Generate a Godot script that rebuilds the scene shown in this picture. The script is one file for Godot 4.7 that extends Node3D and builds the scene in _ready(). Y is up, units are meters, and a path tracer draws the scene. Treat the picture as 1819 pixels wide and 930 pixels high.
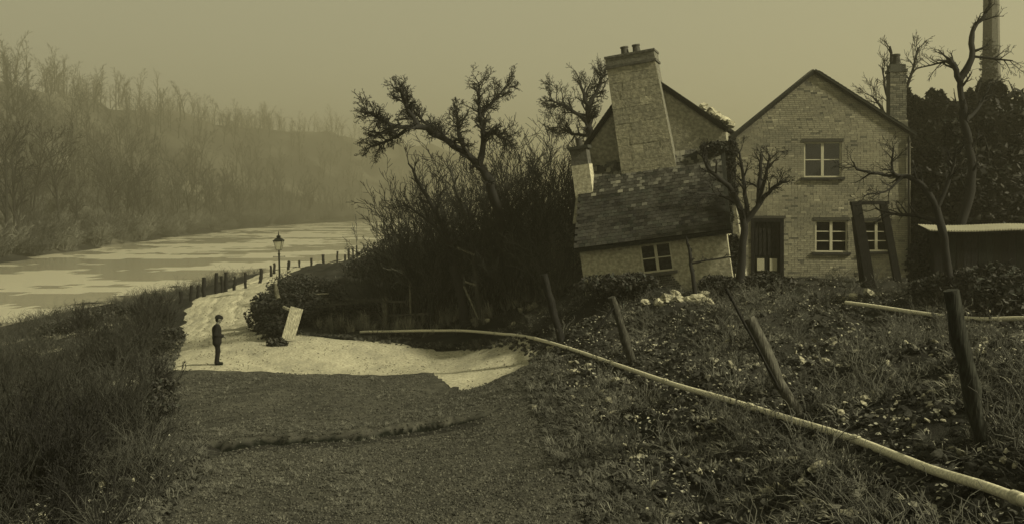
extends Node3D
# A lane by a misty river, a cottage slipping down the bank. y up, metres; the lane at the walker's feet is y = 0.
# "d" is distance ahead of the camera (world z = -d).

const EYE := 5.7
const FOC := 1700.0

class MB:
	var v := PackedVector3Array()
	var n := PackedVector3Array()
	var c := PackedColorArray()
	var ix := PackedInt32Array()
	func tri_out(a: Vector3, b: Vector3, e: Vector3, out: Vector3, col: Color) -> void:
		var m := (e - a).cross(b - a).normalized()
		var k := v.size()
		if m.dot(out) < 0.0:
			m = -m
			v.append_array(PackedVector3Array([a, e, b]))
		else:
			v.append_array(PackedVector3Array([a, b, e]))
		n.append_array(PackedVector3Array([m, m, m]))
		c.append_array(PackedColorArray([col, col, col]))
		ix.append_array(PackedInt32Array([k, k + 1, k + 2]))
	func quad_out(a: Vector3, b: Vector3, e: Vector3, f: Vector3, out: Vector3, col: Color) -> void:
		var m := (e - a).cross(b - a).normalized()
		var k := v.size()
		if m.dot(out) < 0.0:
			m = -m
			v.append_array(PackedVector3Array([a, f, e, b]))
		else:
			v.append_array(PackedVector3Array([a, b, e, f]))
		n.append_array(PackedVector3Array([m, m, m, m]))
		c.append_array(PackedColorArray([col, col, col, col]))
		ix.append_array(PackedInt32Array([k, k + 1, k + 2, k, k + 2, k + 3]))
	# a six-sided block from its eight corners: 0-3 bottom ring, 4-7 top ring
	func hexa(p: Array, col: Color) -> void:
		var m := Vector3.ZERO
		for q in p:
			m += q / 8.0
		for f in [[0, 1, 2, 3], [4, 5, 6, 7], [0, 1, 5, 4], [1, 2, 6, 5], [2, 3, 7, 6], [3, 0, 4, 7]]:
			var a: Vector3 = p[f[0]]
			var b: Vector3 = p[f[1]]
			var e: Vector3 = p[f[2]]
			var g: Vector3 = p[f[3]]
			quad_out(a, b, e, g, (a + b + e + g) / 4.0 - m, col)
	func box(lo: Vector3, hi: Vector3, col: Color, t := Transform3D.IDENTITY) -> void:
		var p := []
		for y in [lo.y, hi.y]:
			p.append(t * Vector3(lo.x, y, lo.z))
			p.append(t * Vector3(hi.x, y, lo.z))
			p.append(t * Vector3(hi.x, y, hi.z))
			p.append(t * Vector3(lo.x, y, hi.z))
		hexa(p, col)
	# a square bar from a to b with rough worn edges
	func bar(a: Vector3, b: Vector3, w: float, h: float, col: Color, up := Vector3.UP) -> void:
		var t := (b - a).normalized()
		var s := t.cross(up)
		if s.length() < 0.05:
			s = t.cross(Vector3.RIGHT)
		s = s.normalized()
		var u := s.cross(t)
		var p := []
		for q in [a, b]:
			p.append(q - s * w / 2 - u * h / 2)
			p.append(q + s * w / 2 - u * h / 2)
			p.append(q + s * w / 2 + u * h / 2)
			p.append(q - s * w / 2 + u * h / 2)
		hexa(p, col)
	func tube(pts: Array, rad: Array, sides: int, col: Color, caps := false, rough := 0.0, rng: RandomNumberGenerator = null) -> void:
		var k := v.size()
		var m := pts.size()
		var u := Vector3.ZERO
		for j in m:
			var t: Vector3 = (pts[min(j + 1, m - 1)] - pts[max(j - 1, 0)]).normalized()
			if j == 0:
				u = t.cross(Vector3(0.31, 0.2, 0.93))
				if u.length() < 0.1:
					u = t.cross(Vector3.RIGHT)
			u = (u - t * u.dot(t)).normalized()
			var w := t.cross(u)
			for s in sides:
				var a := TAU * s / sides
				var o := u * cos(a) + w * sin(a)
				var r: float = rad[j]
				if rng:
					r *= 1.0 + rng.randf_range(-rough, rough)
				v.append(pts[j] + o * r)
				n.append(o)
				c.append(col)
		for j in m - 1:
			for s in sides:
				var a := k + j * sides + s
				var b := k + j * sides + (s + 1) % sides
				ix.append_array(PackedInt32Array([a, b + sides, b, a, a + sides, b + sides]))
		if caps:
			for e in [0, m - 1]:
				var t: Vector3 = pts[0] - pts[1] if e == 0 else pts[m - 1] - pts[m - 2]
				var q := v.size()
				v.append(pts[e])
				n.append(t.normalized())
				c.append(col)
				for s in sides:
					v.append(v[k + e * sides + s])
					n.append(t.normalized())
					c.append(col)
				for s in sides:
					var a := q + 1 + s
					var b := q + 1 + (s + 1) % sides
					ix.append_array(PackedInt32Array([q, a, b] if e == 0 else [q, b, a]))
	# a surface turned about the vertical through at; prof = [[radius, height], ...]
	func lathe(at: Vector3, prof: Array, sides: int, col: Color, turn := 0.0, flat := false) -> void:
		for j in prof.size() - 1:
			for s in sides:
				var p := []
				for q in [[j, s], [j, s + 1], [j + 1, s + 1], [j + 1, s]]:
					var a: float = TAU * q[1] / sides + turn
					p.append(at + Vector3(cos(a) * prof[q[0]][0], prof[q[0]][1], sin(a) * prof[q[0]][0]))
				var mid: float = TAU * (s + 0.5) / sides + turn
				var dr: float = prof[j + 1][0] - prof[j][0]
				var dh: float = prof[j + 1][1] - prof[j][1]
				var out := Vector3(cos(mid) * dh, -dr, sin(mid) * dh)
				if prof[j + 1][0] < 0.0005:
					tri_out(p[0], p[1], p[2], out, col)
				elif prof[j][0] < 0.0005:
					tri_out(p[0], p[2], p[3], out, col)
				else:
					quad_out(p[0], p[1], p[2], p[3], out, col)
	func rock(at: Vector3, size: Vector3, col: Color, rng: RandomNumberGenerator) -> void:
		# a broken stone: a blocky ball of 5 x 7 facets, each corner knocked in or out
		var b := Basis.from_euler(Vector3(rng.randf_range(-0.5, 0.5), rng.randf() * TAU, rng.randf_range(-0.5, 0.5)))
		var p := []
		var around := 7
		for j in 4:
			var ring := []
			var lat := (j + 1) / 5.0 * PI
			for i in around:
				var lon := TAU * (i + 0.5 * (j % 2)) / around
				var o := Vector3(sin(lat) * cos(lon), cos(lat), sin(lat) * sin(lon))
				o /= pow(pow(absf(o.x), 6.0) + pow(absf(o.y), 6.0) + pow(absf(o.z), 6.0), 1.0 / 6.0)
				ring.append(at + b * (size * 0.5 * o * rng.randf_range(0.62, 0.98)))
			p.append(ring)
		var top := at + b * (size * Vector3(0, 0.46, 0))
		var low := at - b * (size * Vector3(0, 0.46, 0))
		for i in around:
			var k := (i + 1) % around
			tri_out(top, p[0][i], p[0][k], (p[0][i] + p[0][k]) / 2 - at, col)
			tri_out(low, p[3][i], p[3][k], (p[3][i] + p[3][k]) / 2 - at, col)
			for j in 3:
				tri_out(p[j][i], p[j][k], p[j + 1][i], p[j][k] - at, col)
				tri_out(p[j][k], p[j + 1][k], p[j + 1][i], p[j + 1][k] - at, col)
	func mesh(m: Material) -> ArrayMesh:
		var a := []
		a.resize(Mesh.ARRAY_MAX)
		a[Mesh.ARRAY_VERTEX] = v
		a[Mesh.ARRAY_NORMAL] = n
		a[Mesh.ARRAY_COLOR] = c
		a[Mesh.ARRAY_INDEX] = ix
		var r := ArrayMesh.new()
		r.add_surface_from_arrays(Mesh.PRIMITIVE_TRIANGLES, a)
		r.surface_set_material(0, m)
		return r

var M := {}
var noise := FastNoiseLite.new()
var names := {}
const ORD := ["first", "second", "third", "fourth", "fifth", "sixth", "seventh", "eighth", "ninth", "tenth", "eleventh", "twelfth", "thirteenth", "fourteenth", "fifteenth", "sixteenth", "seventeenth", "eighteenth", "nineteenth", "twentieth"]

# ---------------------------------------------------------------- helpers
func P(u: float, w: float, d: float) -> Vector3:
	return Vector3((u - 909.5) * d / FOC, EYE - (w - 365.0) * d / FOC, -d)

func grey(l: float) -> Color:
	# the toned print: dark matter near neutral, pale matter yellower
	var t := clampf(l / 0.4, 0.0, 1.0)
	return Color(l * lerpf(0.97, 1.03, t), l, l * lerpf(0.93, 0.78, t))

func seeded(s: int) -> RandomNumberGenerator:
	var r := RandomNumberGenerator.new()
	r.seed = s
	return r

func numbered(called: String) -> String:
	var k: int = names.get(called, 0)
	names[called] = k + 1
	return called if k == 0 else "%s_%03d" % [called, k]

func tag(o: Node, label: String, category: String, group := "") -> void:
	o.set_meta("label", label)
	o.set_meta("category", category)
	if group:
		o.set_meta("group", group)

func part(mb: MB, called: String, m: Material, parent: Node) -> MeshInstance3D:
	var o := MeshInstance3D.new()
	o.name = called
	o.mesh = mb.mesh(m)
	parent.add_child(o, true)
	return o

func thing(called: String, label: String, category: String, at := Vector3.ZERO, group := "") -> Node3D:
	var o := Node3D.new()
	o.name = numbered(called)
	add_child(o)
	o.position = at
	tag(o, label, category, group)
	return o

func single(mb: MB, called: String, m: Material, label: String, category: String, group := "") -> MeshInstance3D:
	var o := part(mb, numbered(called), m, self)
	tag(o, label, category, group)
	return o

func struct(mb: MB, called: String, m: Material) -> MeshInstance3D:
	var o := part(mb, called, m, self)
	o.set_meta("kind", "structure")
	return o

func pw(t: Array, x: float) -> float:
	if x <= t[0][0]:
		return t[0][1]
	for k in t.size() - 1:
		if x <= t[k + 1][0]:
			return lerpf(t[k][1], t[k + 1][1], (x - t[k][0]) / (t[k + 1][0] - t[k][0]))
	return t[-1][1]

func tex(sd: int, freq: float, lo: float, hi: float, kind := FastNoiseLite.TYPE_SIMPLEX_SMOOTH, octaves := 4, normal := 0.0, stretch := 1, size := 512) -> ImageTexture:
	var f := FastNoiseLite.new()
	f.seed = sd
	f.noise_type = kind
	f.frequency = freq
	f.fractal_octaves = octaves
	var im := f.get_seamless_image(size, size / stretch)
	if stretch > 1:
		im.resize(size, size, Image.INTERPOLATE_CUBIC)
	if normal > 0.0:
		im.convert(Image.FORMAT_RGBA8)
		im.bump_map_to_normal_map(normal)
	else:
		im.convert(Image.FORMAT_L8)
		var b := im.get_data()
		for k in b.size():
			b[k] = int(clampf(lo + (hi - lo) * b[k] / 255.0, 0.0, 1.0) * 255.0)
		im = Image.create_from_data(size, size, false, Image.FORMAT_L8, b)
		im.convert(Image.FORMAT_RGB8)
	im.generate_mipmaps()
	return ImageTexture.create_from_image(im)

func mat(t: Texture2D, scale: float, rough := 0.92, nrm: Texture2D = null, nstrength := 1.0) -> StandardMaterial3D:
	var m := StandardMaterial3D.new()
	m.vertex_color_use_as_albedo = true
	m.roughness = rough
	m.metallic_specular = 0.25
	if t:
		m.albedo_texture = t
		m.uv1_triplanar = true
		m.uv1_world_triplanar = true
		m.uv1_scale = Vector3.ONE * scale
	if nrm:
		m.normal_enabled = true
		m.normal_texture = nrm
		m.normal_scale = nstrength
	return m

# ---------------------------------------------------------------- terrain
const NEAR_SHORE := [[0, -42], [80, -41], [113, -37], [150, -30], [250, -20], [400, 0], [700, 70], [1200, 300]]
const FAR_SHORE := [[0, -92], [100, -84], [153, -80], [235, -92], [382, -104], [500, -98], [612, -75], [800, -10], [1200, 200]]
const EDGE_R := [[3, 2.2], [12, 1.7], [19, 1.2], [26, 0.9], [28.5, 1.1], [31.6, 1.2], [34.6, -0.15], [36.7, -1.5], [38.5, -4.6], [39.9, -6.8], [40.6, -9.2], [43.5, -11], [51, -13.4], [59, -15], [71, -17.3], [82, -17.8], [108, -15.2], [140, -8]]
const EDGE_L := [[3, -5.4], [12, -5.9], [19, -6.5], [25, -8.8], [33, -12.3], [42, -15.1], [57, -19.1], [70, -20.9], [81, -21.3], [107, -18.7], [140, -12.2]]
const CONTROL := [
	[-10.5, 34, 0], [-12, 33, 0], [-19.3, 57, 0], [-13.3, 50, 0], [-17.4, 69, 0], [-20.9, 81, 0], [-17, 107, 0.1], [-9.2, 37, 0], [-6, 31, 0.0], [-2, 31, 0.1], [1.2, 31.4, 0.4], [-6, 38, 0.03], [-1.5, 36.2, 0.12], [-4, 38.0, 0.05], [-12, 130, 0.2],
	[-6, 19, 0.4], [0, 19, 0.75], [-3, 14, 0.8], [3, 13, 1.7], [-3, 24, 0.2], [-6, 26, 0.05], [-1.5, 28, 0.0], [-4, 6, 1.2], [1, 6, 1.7],
	[-6.3, 41.0, 0.3], [-1.7, 37.9, 0.68], [-4.2, 39.8, 0.42], [0.8, 32.6, 1.08], [2.6, 23.9, 1.6], [4.0, 17.7, 2.02], [4.6, 13.6, 2.38], [4.8, 10.8, 2.62],
	[1.65, 30.8, 1.65], [2.0, 27.2, 1.42], [3.35, 24.4, 1.75], [4.7, 15.7, 2.3], [5.4, 11.2, 3.0], [2.5, 18.2, 1.45],
	[8.5, 36, 3.0], [15, 36, 3.05], [11, 33, 2.7], [8, 24, 2.4], [5.5, 24, 2.34], [7.7, 19, 2.8], [6.1, 14, 2.9], [9.2, 18, 3.15], [9.4, 27, 2.8], [11.3, 22, 2.85],
	[2.5, 33, 2.6], [7.7, 33, 2.7], [5.3, 31, 2.5], [-1.3, 39.6, 1.15], [-0.5, 41.5, 1.5], [2, 38, 2.4], [-5.6, 42.6, 0.45], [-9.2, 42, 0.3], [-10, 55, 1.3], [-6, 60, 1.6],
	[0, 60, 2.1], [10, 60, 3.4], [20, 60, 4.2], [25, 30, 4.2], [16, 20, 3.8], [12, 12, 3.6], [8, 8, 3.4], [20, 12, 4.4], [40, 80, 6], [-3, 100, 1.0], [12, 120, 3], [0, 145, 1.2], [50, 30, 6], [50, 140, 6],
	[-14.2, 33, -0.8], [-18, 33, -2.0], [-24, 35, -2.8], [-8.6, 22, -0.1], [-12, 22, -1.2], [-18, 20, -2.5], [-8, 13, 0.0], [-12, 12, -1.3], [-22, 57, -0.6], [-28, 57, -2.0], [-24, 80, -0.7], [-31, 80, -2.5], [-38, 60, -3.1], [-22, 107, -1.2], [-29, 110, -3.0], [-20, 140, -2.8], [-40, 20, -3.2], [-40, 0, -3.2]]
const PIPE := [[7, 5.0], [8.4, 4.9], [10.8, 4.7], [13.3, 4.62], [17.5, 4.02], [20, 3.42], [24, 2.69], [28, 1.9], [32.5, 0.77], [35.5, -0.41], [37.7, -1.76], [38.6, -3.17], [39.6, -4.88], [40.6, -6.44], [41.5, -9]]
const GX0 := -70
const GX1 := 60
const GD1 := 150
var grid := PackedFloat32Array()

func spline() -> void:
	var k := CONTROL.size()
	var m := k + 3
	var a := []
	for i in m:
		var row := PackedFloat64Array()
		row.resize(m + 1)
		a.append(row)
	for i in k:
		for j in k:
			var r2: float = pow(CONTROL[i][0] - CONTROL[j][0], 2) + pow(CONTROL[i][1] - CONTROL[j][1], 2)
			a[i][j] = 0.5 * r2 * log(r2) if r2 > 0.0 else 1.5
		var q := [1.0, CONTROL[i][0], CONTROL[i][1]]
		for j in 3:
			a[i][k + j] = q[j]
			a[k + j][i] = q[j]
		a[i][m] = CONTROL[i][2]
	for i in m:
		var best := i
		for j in range(i, m):
			if absf(a[j][i]) > absf(a[best][i]):
				best = j
		var sw = a[i]
		a[i] = a[best]
		a[best] = sw
		for j in range(i + 1, m):
			var f: float = a[j][i] / a[i][i]
			if f != 0.0:
				for e in range(i, m + 1):
					a[j][e] -= f * a[i][e]
	var w := PackedFloat64Array()
	w.resize(m)
	for i in range(m - 1, -1, -1):
		var s: float = a[i][m]
		for j in range(i + 1, m):
			s -= a[i][j] * w[j]
		w[i] = s / a[i][i]
	var cols := GX1 - GX0 + 1
	grid.resize(cols * (GD1 + 1))
	for d in GD1 + 1:
		for x in cols:
			var s: float = w[k] + w[k + 1] * (x + GX0) + w[k + 2] * d
			for j in k:
				var dx: float = x + GX0 - CONTROL[j][0]
				var dd: float = d - CONTROL[j][1]
				var r2 := dx * dx + dd * dd
				if r2 > 0.0:
					s += w[j] * 0.5 * r2 * log(r2)
			grid[d * cols + x] = clampf(s, -3.6, 9.0)

func lump(x: float, d: float) -> float:
	return noise.get_noise_2d(x * 1.0, d * 1.0)

func H(x: float, d: float) -> float:
	var fs := pw(FAR_SHORE, d)
	if x < fs:
		var t := fs - x
		return -3.4 + 2.2 * (1.0 - exp(-t / 4.0)) + 62.0 * smoothstep(2.0, 130.0, t) + lump(x * 0.06, d * 0.06) * minf(t * 0.12, 9.0)
	var cols := GX1 - GX0 + 1
	var gx := clampf(x - GX0, 0.0, cols - 1.001)
	var gd := clampf(d, 0.0, GD1 - 0.001)
	var ix := int(gx)
	var id := int(gd)
	var fx := gx - ix
	var fd := gd - id
	var at := id * cols + ix
	var h := lerpf(lerpf(grid[at], grid[at + 1], fx), lerpf(grid[at + cols], grid[at + cols + 1], fx), fd)
	var s := x - pw(NEAR_SHORE, d)
	if s < 0.0:
		return -3.4 - minf(1.6, -s * 0.3)
	return lerpf(-3.4, h, smoothstep(0.0, 9.0, s))

func side(x: float, d: float) -> int:   # -1 river bank, 0 lane, 1 house bank
	if x < pw(EDGE_L, d):
		return -1
	return 1 if x > pw(EDGE_R, d) else 0

func bump(x: float, d: float) -> float:
	var k := side(x, d)
	if d > 150.0 or d < 0.0:
		return 0.0
	if k == 0:
		return -0.75 * smoothstep(0.6, 1.8, minf(x - pw(EDGE_L, d), pw(EDGE_R, d) - x))
	var from := (x - pw(EDGE_R, d)) if k == 1 else (pw(EDGE_L, d) - x)
	var t := smoothstep(0.0, 1.5, from) * lerpf(0.12, 1.0, smoothstep(0.15, 0.9, absf(x - pw(PIPE, d))))
	return t * (lump(x * 0.8, d * 0.8) * 0.3 + lump(x * 2.4 + 50.0, d * 2.4) * 0.2 + lump(x * 7.0 + 50.0, d * 7.0) * 0.07)

func G(x: float, d: float) -> Vector3:
	return Vector3(x, H(x, d) + bump(x, d), -d)

func axis(stops: Array) -> PackedFloat32Array:   # [[from, step], ..., [end, 0]]
	var r := PackedFloat32Array()
	for k in stops.size() - 1:
		var x: float = stops[k][0]
		while x < stops[k + 1][0] - 0.001:
			r.append(x)
			x += stops[k][1]
	r.append(stops[-1][0])
	return r

func sheet(mb: MB, nx: int, nd: int, at: Callable, col: Callable) -> void:
	var k := mb.v.size()
	for j in nd:
		for i in nx:
			var p: Vector3 = at.call(i, j)
			mb.v.append(p)
			mb.c.append(col.call(p))
	for j in nd:
		for i in nx:
			var a := mb.v[k + j * nx + mini(i + 1, nx - 1)] - mb.v[k + j * nx + maxi(i - 1, 0)]
			var b := mb.v[k + mini(j + 1, nd - 1) * nx + i] - mb.v[k + maxi(j - 1, 0) * nx + i]
			var m := a.cross(b).normalized()
			mb.n.append(m if m.y > 0.0 else -m)
	for j in nd - 1:
		for i in nx - 1:
			var a := k + j * nx + i
			mb.ix.append_array(PackedInt32Array([a, a + nx, a + nx + 1, a, a + nx + 1, a + 1]))

func soil(p: Vector3) -> Color:
	if p.x < pw(FAR_SHORE, -p.z) - 3.0:   # hillside: dead bracken with pale patches of bare ground
		return grey(clampf(0.09 - 0.5 * minf(lump(p.x * 0.07 + 5.0, -p.z * 0.05) + 0.1, 0.0) + 0.06 * lump(p.x * 0.6, p.z * 0.6), 0.04, 0.35))
	var l := 0.045 + 0.05 * lump(p.x * 0.7 + 9.0, p.z * 0.7) + 0.05 * lump(p.x * 3.1, p.z * 3.1 + 70.0)
	return grey(clampf(l, 0.02, 0.15))

func build_ground() -> void:
	spline()
	var xs := axis([[-1400, 140], [-280, 40], [-160, 6], [-60, 1.5], [-24, 0.3], [18, 1.0], [50, 15], [200, 200], [1400, 0]])
	var ds := axis([[-60, 12], [0, 1], [5, 0.3], [44, 1.0], [150, 6], [420, 20], [900, 150], [1800, 0]])
	var all := MB.new()
	sheet(all, xs.size(), ds.size(), func(i, j): return G(xs[i], ds[j]), soil)
	var near := MB.new()
	var far := MB.new()
	for o in [near, far]:
		o.v = all.v
		o.n = all.n
		o.c = all.c
	for k in range(0, all.ix.size(), 3):
		var p := all.v[all.ix[k]]
		(far if p.x < pw(FAR_SHORE, -p.z) + 12.0 and p.z > -900.0 else near).ix.append_array(all.ix.slice(k, k + 3))
	struct(near, "ground", M.soil)
	struct(far, "hillside", M.soil)
	# river: a sheet of water at its own level
	var w := MB.new()
	var wd := axis([[-40, 20], [60, 2], [300, 6], [500, 30], [1300, 0]])
	var wx := 61
	sheet(w, wx, wd.size(), func(i, j):
		return Vector3(lerpf(pw(FAR_SHORE, wd[j]) - 3.0, pw(NEAR_SHORE, wd[j]) + 3.0, i / (wx - 1.0)), -3.3, -wd[j]), func(_p): return grey(0.26))
	var calm := MB.new()
	calm.v = w.v
	calm.n = w.n
	calm.c = w.c
	var all_ix := w.ix
	w.ix = PackedInt32Array()
	for k in range(0, all_ix.size(), 6):
		var p := w.v[all_ix[k]]
		var still := lump(p.x * 0.07 + 3.0, p.z * 0.10) + 0.35 * lump(p.x * 0.4, p.z * 0.5) > 0.02
		(calm if still else w).ix.append_array(all_ix.slice(k, k + 6))
	for k in w.c.size():
		w.c[k] = grey(0.36)
	struct(calm, "calm_river", M.calm)
	struct(w, "river", M.water)

func fissure(x: float, d: float) -> Vector2:   # distance beyond the crack line, and how open it is here
	var away := d - (22.2 + (x + 7.3) * 0.19 + lump(x * 1.5, 7.0) * 0.45)
	return Vector2(away, smoothstep(-8.8, -6.4, x) * (1.0 - smoothstep(-2.2, 0.2, x)))

func road_top(x: float, d: float) -> float:
	var f := fissure(x, d)
	var away := f.x
	var along := f.y
	var drop := clampf(-away / 0.35, 0.0, 1.0) * clampf((away + 3.0) / 2.4, 0.0, 1.0)
	return H(x, d) + 0.05 + 0.17 * smoothstep(24.0, 29.0, d) - along * (0.34 * exp(-pow(away / 0.22, 2.0)) + 0.14 * drop) + 0.035 * lump(x * 1.6, d * 1.6) + 0.02 * lump(x * 9.0, d * 9.0)

func build_lane() -> void:
	# pale dusty lane
	var ls := [[-8.6, 24.5], [-10.6, 29], [-12.3, 33], [-12.9, 35], [-13.7, 37.8], [-15.1, 42], [-17.2, 50], [-19.1, 57], [-20.9, 70], [-21.3, 81], [-18.7, 107], [-12.2, 140], [0, 190]]
	var rs := [[0.9, 25.5], [1.3, 31.4], [-0.5, 35.2], [-4.4, 38.4], [-8.6, 40.3], [-11, 43.5], [-13.4, 51], [-15, 59], [-17.3, 71], [-17.8, 82], [-15.2, 108], [-8, 140], [4, 190]]
	var rows := 12 * 14 + 1
	var nx := 91
	var mb := MB.new()
	sheet(mb, nx, rows, func(i, j):
		var k := mini(j / 14, 11)
		var f: float = (j - k * 14) / 14.0
		var a := Vector2(ls[k][0], ls[k][1]).lerp(Vector2(ls[k + 1][0], ls[k + 1][1]), f)
		var b := Vector2(rs[k][0], rs[k][1]).lerp(Vector2(rs[k + 1][0], rs[k + 1][1]), f)
		a.x += lump(a.y * 2.0, 3.0) * 0.5
		b.x += lump(b.y * 2.0, 90.0) * 0.6
		var q := a.lerp(b, i / (nx - 1.0))
		var s: float = i / (nx - 1.0)
		var rut := -0.045 * (exp(-pow((s - 0.33 + 0.04 * lump(q.y * 0.6, 5.0)) / 0.035, 2.0)) + exp(-pow((s - 0.66 + 0.04 * lump(q.y * 0.6, 25.0)) / 0.035, 2.0)))
		return Vector3(q.x, H(q.x, q.y) + 0.035 + rut + 0.03 * lump(s * 22.0, j * 0.12) + 0.02 * lump(q.x * 3.2, q.y * 3.2), -q.y), func(p):
		return grey(0.44 + 0.10 * lump(p.x * 0.9, p.z * 0.5) + 0.12 * lump(p.x * 5.0, p.z * 2.0)))
	struct(mb, "lane", M.dust)
	# the near length of lane: dark broken road metal, lifted a hand above the dust, with a crack across it
	var far := [[-12.4, 32.6], [-9.5, 31.7], [-6.8, 31.2], [-5.4, 31.6], [-4.0, 31.5], [-2.75, 31.9], [-2.3, 30.6], [-1.85, 29.0], [-1.35, 28.2], [-0.6, 28.6], [0.4, 29.0], [1.5, 29.6]]
	var cols := 121
	var nd := 320
	var sl := MB.new()
	var edge := []
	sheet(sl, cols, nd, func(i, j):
		var s: float = i / (cols - 1.0)
		var e := s * 11.0
		var k := mini(int(e), 10)
		var fa := Vector2(far[k][0], far[k][1]).lerp(Vector2(far[k + 1][0], far[k + 1][1]), e - k)
		fa += Vector2(lump(e * 6.0, 4.0) * 0.14, lump(e * 7.0, 40.0) * 0.3)
		var mi := Vector2(lerpf(-6.6, 1.4, s), 19.0)
		var ne := Vector2(lerpf(-5.3, 2.3, s), 3.0)
		var t: float = j / (nd - 1.0)
		var q := ne.lerp(mi, t / 0.5) if t < 0.5 else mi.lerp(fa, (t - 0.5) / 0.5)
		q.x += lump(q.y * 1.7, 12.0 + s * 3.0) * 0.5 * absf(s - 0.5)
		var y := road_top(q.x, q.y) - 0.17 * smoothstep(24.0, 29.0, q.y) * smoothstep(0.85, 1.0, s)
		if s < 0.02 or s > 0.985 or t > 0.995:
			y = H(q.x, q.y) - 0.05
		return Vector3(q.x, y, -q.y), func(p):
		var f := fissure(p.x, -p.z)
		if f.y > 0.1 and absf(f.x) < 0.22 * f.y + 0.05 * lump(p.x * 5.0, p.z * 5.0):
			return grey(0.012)  # shade inside the crack, painted into the road colour
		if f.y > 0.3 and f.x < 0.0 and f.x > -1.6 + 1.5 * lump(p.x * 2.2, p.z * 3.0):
			return grey(0.05 + 0.04 * lump(p.x * 8.0, p.z * 8.0))  # dropped strip below the crack: its shade painted as a darker tone
		return grey(clampf(0.14 + 0.06 * lump(p.x * 1.1, p.z * 1.1) + 0.09 * lump(p.x * 8.0, p.z * 8.0), 0.03, 0.3)))
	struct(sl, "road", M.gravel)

# ---------------------------------------------------------------- scatter of what nobody could count
func scatter(called: String, mesh: Mesh, count: int, area: Array, test: Callable, smin: float, smax: float, tint: Vector2, sd: int, lift := 0.0, lean := 0.25) -> void:
	var rng := seeded(sd)
	var tr := []
	var co := []
	var tries := 0
	while tr.size() < count and tries < count * 25:
		tries += 1
		var x := rng.randf_range(area[0], area[1])
		var d: float = rng.randf_range(area[2], area[3]) if area.size() > 4 else area[2] * pow(area[3] / area[2], rng.randf())
		if not test.call(x, d, rng.randf()):
			continue
		var s := rng.randf_range(smin, smax)
		var b := Basis.from_euler(Vector3(rng.randf_range(-lean, lean), rng.randf() * TAU, rng.randf_range(-lean, lean))) * Basis.from_scale(Vector3(s, s * rng.randf_range(0.7, 1.25), s))
		var g := G(x, d)
		if called.begins_with("road_"):
			var fi := fissure(x, d)
			if fi.y > 0.1 and absf(fi.x) < 0.22 or fi.y > 0.3 and fi.x < 0.0 and fi.x > -1.5 and rng.randf() < 0.6:
				continue
			g.y = road_top(x, d)
		if called == "lane_stones":
			g.y = H(x, d) - 0.3
		tr.append(Transform3D(b, g + Vector3(0, lift, 0)))
		co.append(grey(rng.randf_range(tint.x, tint.y)))
	var mm := MultiMesh.new()
	mm.transform_format = MultiMesh.TRANSFORM_3D
	mm.use_colors = true
	mm.mesh = mesh
	mm.instance_count = tr.size()
	for k in tr.size():
		mm.set_instance_transform(k, tr[k])
		mm.set_instance_color(k, co[k])
	var o := MultiMeshInstance3D.new()
	o.name = called
	o.multimesh = mm
	o.set_meta("kind", "stuff")
	add_child(o, true)

func tuft(sd: int, blades: int, h: float, spread: float, wide: float) -> ArrayMesh:
	var rng := seeded(sd)
	var mb := MB.new()
	for k in blades:
		var a := rng.randf() * TAU
		var o := Vector3(cos(a), 0, sin(a))
		var root := o * rng.randf() * spread * 0.35
		var hh := h * rng.randf_range(0.5, 1.1)
		var bend := spread * rng.randf_range(0.3, 1.4)
		var w := Vector3(-o.z, 0, o.x) * wide * rng.randf_range(0.6, 1.3)
		var mid := root + o * bend * 0.35 + Vector3(0, hh * 0.65, 0)
		var tip := root + o * bend + Vector3(0, hh * rng.randf_range(0.55, 1.0), 0)
		var cc := Color.WHITE * rng.randf_range(0.7, 1.0)
		cc.a = 1.0
		mb.quad_out(root - w, root + w, mid + w * 0.7, mid - w * 0.7, Vector3.UP + o, cc)
		mb.tri_out(mid - w * 0.7, mid + w * 0.7, tip, Vector3.UP + o, cc)
	return mb.mesh(M.plain)

func bramble(sd: int, stems: int, h: float, spread: float, r: float) -> ArrayMesh:
	var rng := seeded(sd)
	var mb := MB.new()
	for k in stems:
		var a := rng.randf() * TAU
		var o := Vector3(cos(a), 0, sin(a))
		var hh := h * rng.randf_range(0.5, 1.0)
		var sp := spread * rng.randf_range(0.2, 1.0)
		var pts := []
		var rad := []
		for j in 5:
			var t := j / 4.0
			pts.append(o * sp * t + Vector3(rng.randf_range(-0.05, 0.05), hh * (1.9 * t - 0.9 * t * t * rng.randf_range(0.6, 1.3)), rng.randf_range(-0.05, 0.05)) * (1.0 if j > 0 else 0.0))
			rad.append(r * (1.0 - 0.7 * t))
		mb.tube(pts, rad, 3, Color.WHITE)
		for q in 4:
			var p: Vector3 = pts[1 + q % 4]
			var e := p + Vector3(rng.randf_range(-0.25, 0.25), rng.randf_range(0.02, 0.3), rng.randf_range(-0.25, 0.25)) * h
			mb.tube([p, p.lerp(e, 0.5) + Vector3(0, 0.03, 0), e], [r * 0.6, r * 0.45, r * 0.2], 3, Color.WHITE)
	return mb.mesh(M.plain)

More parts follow.
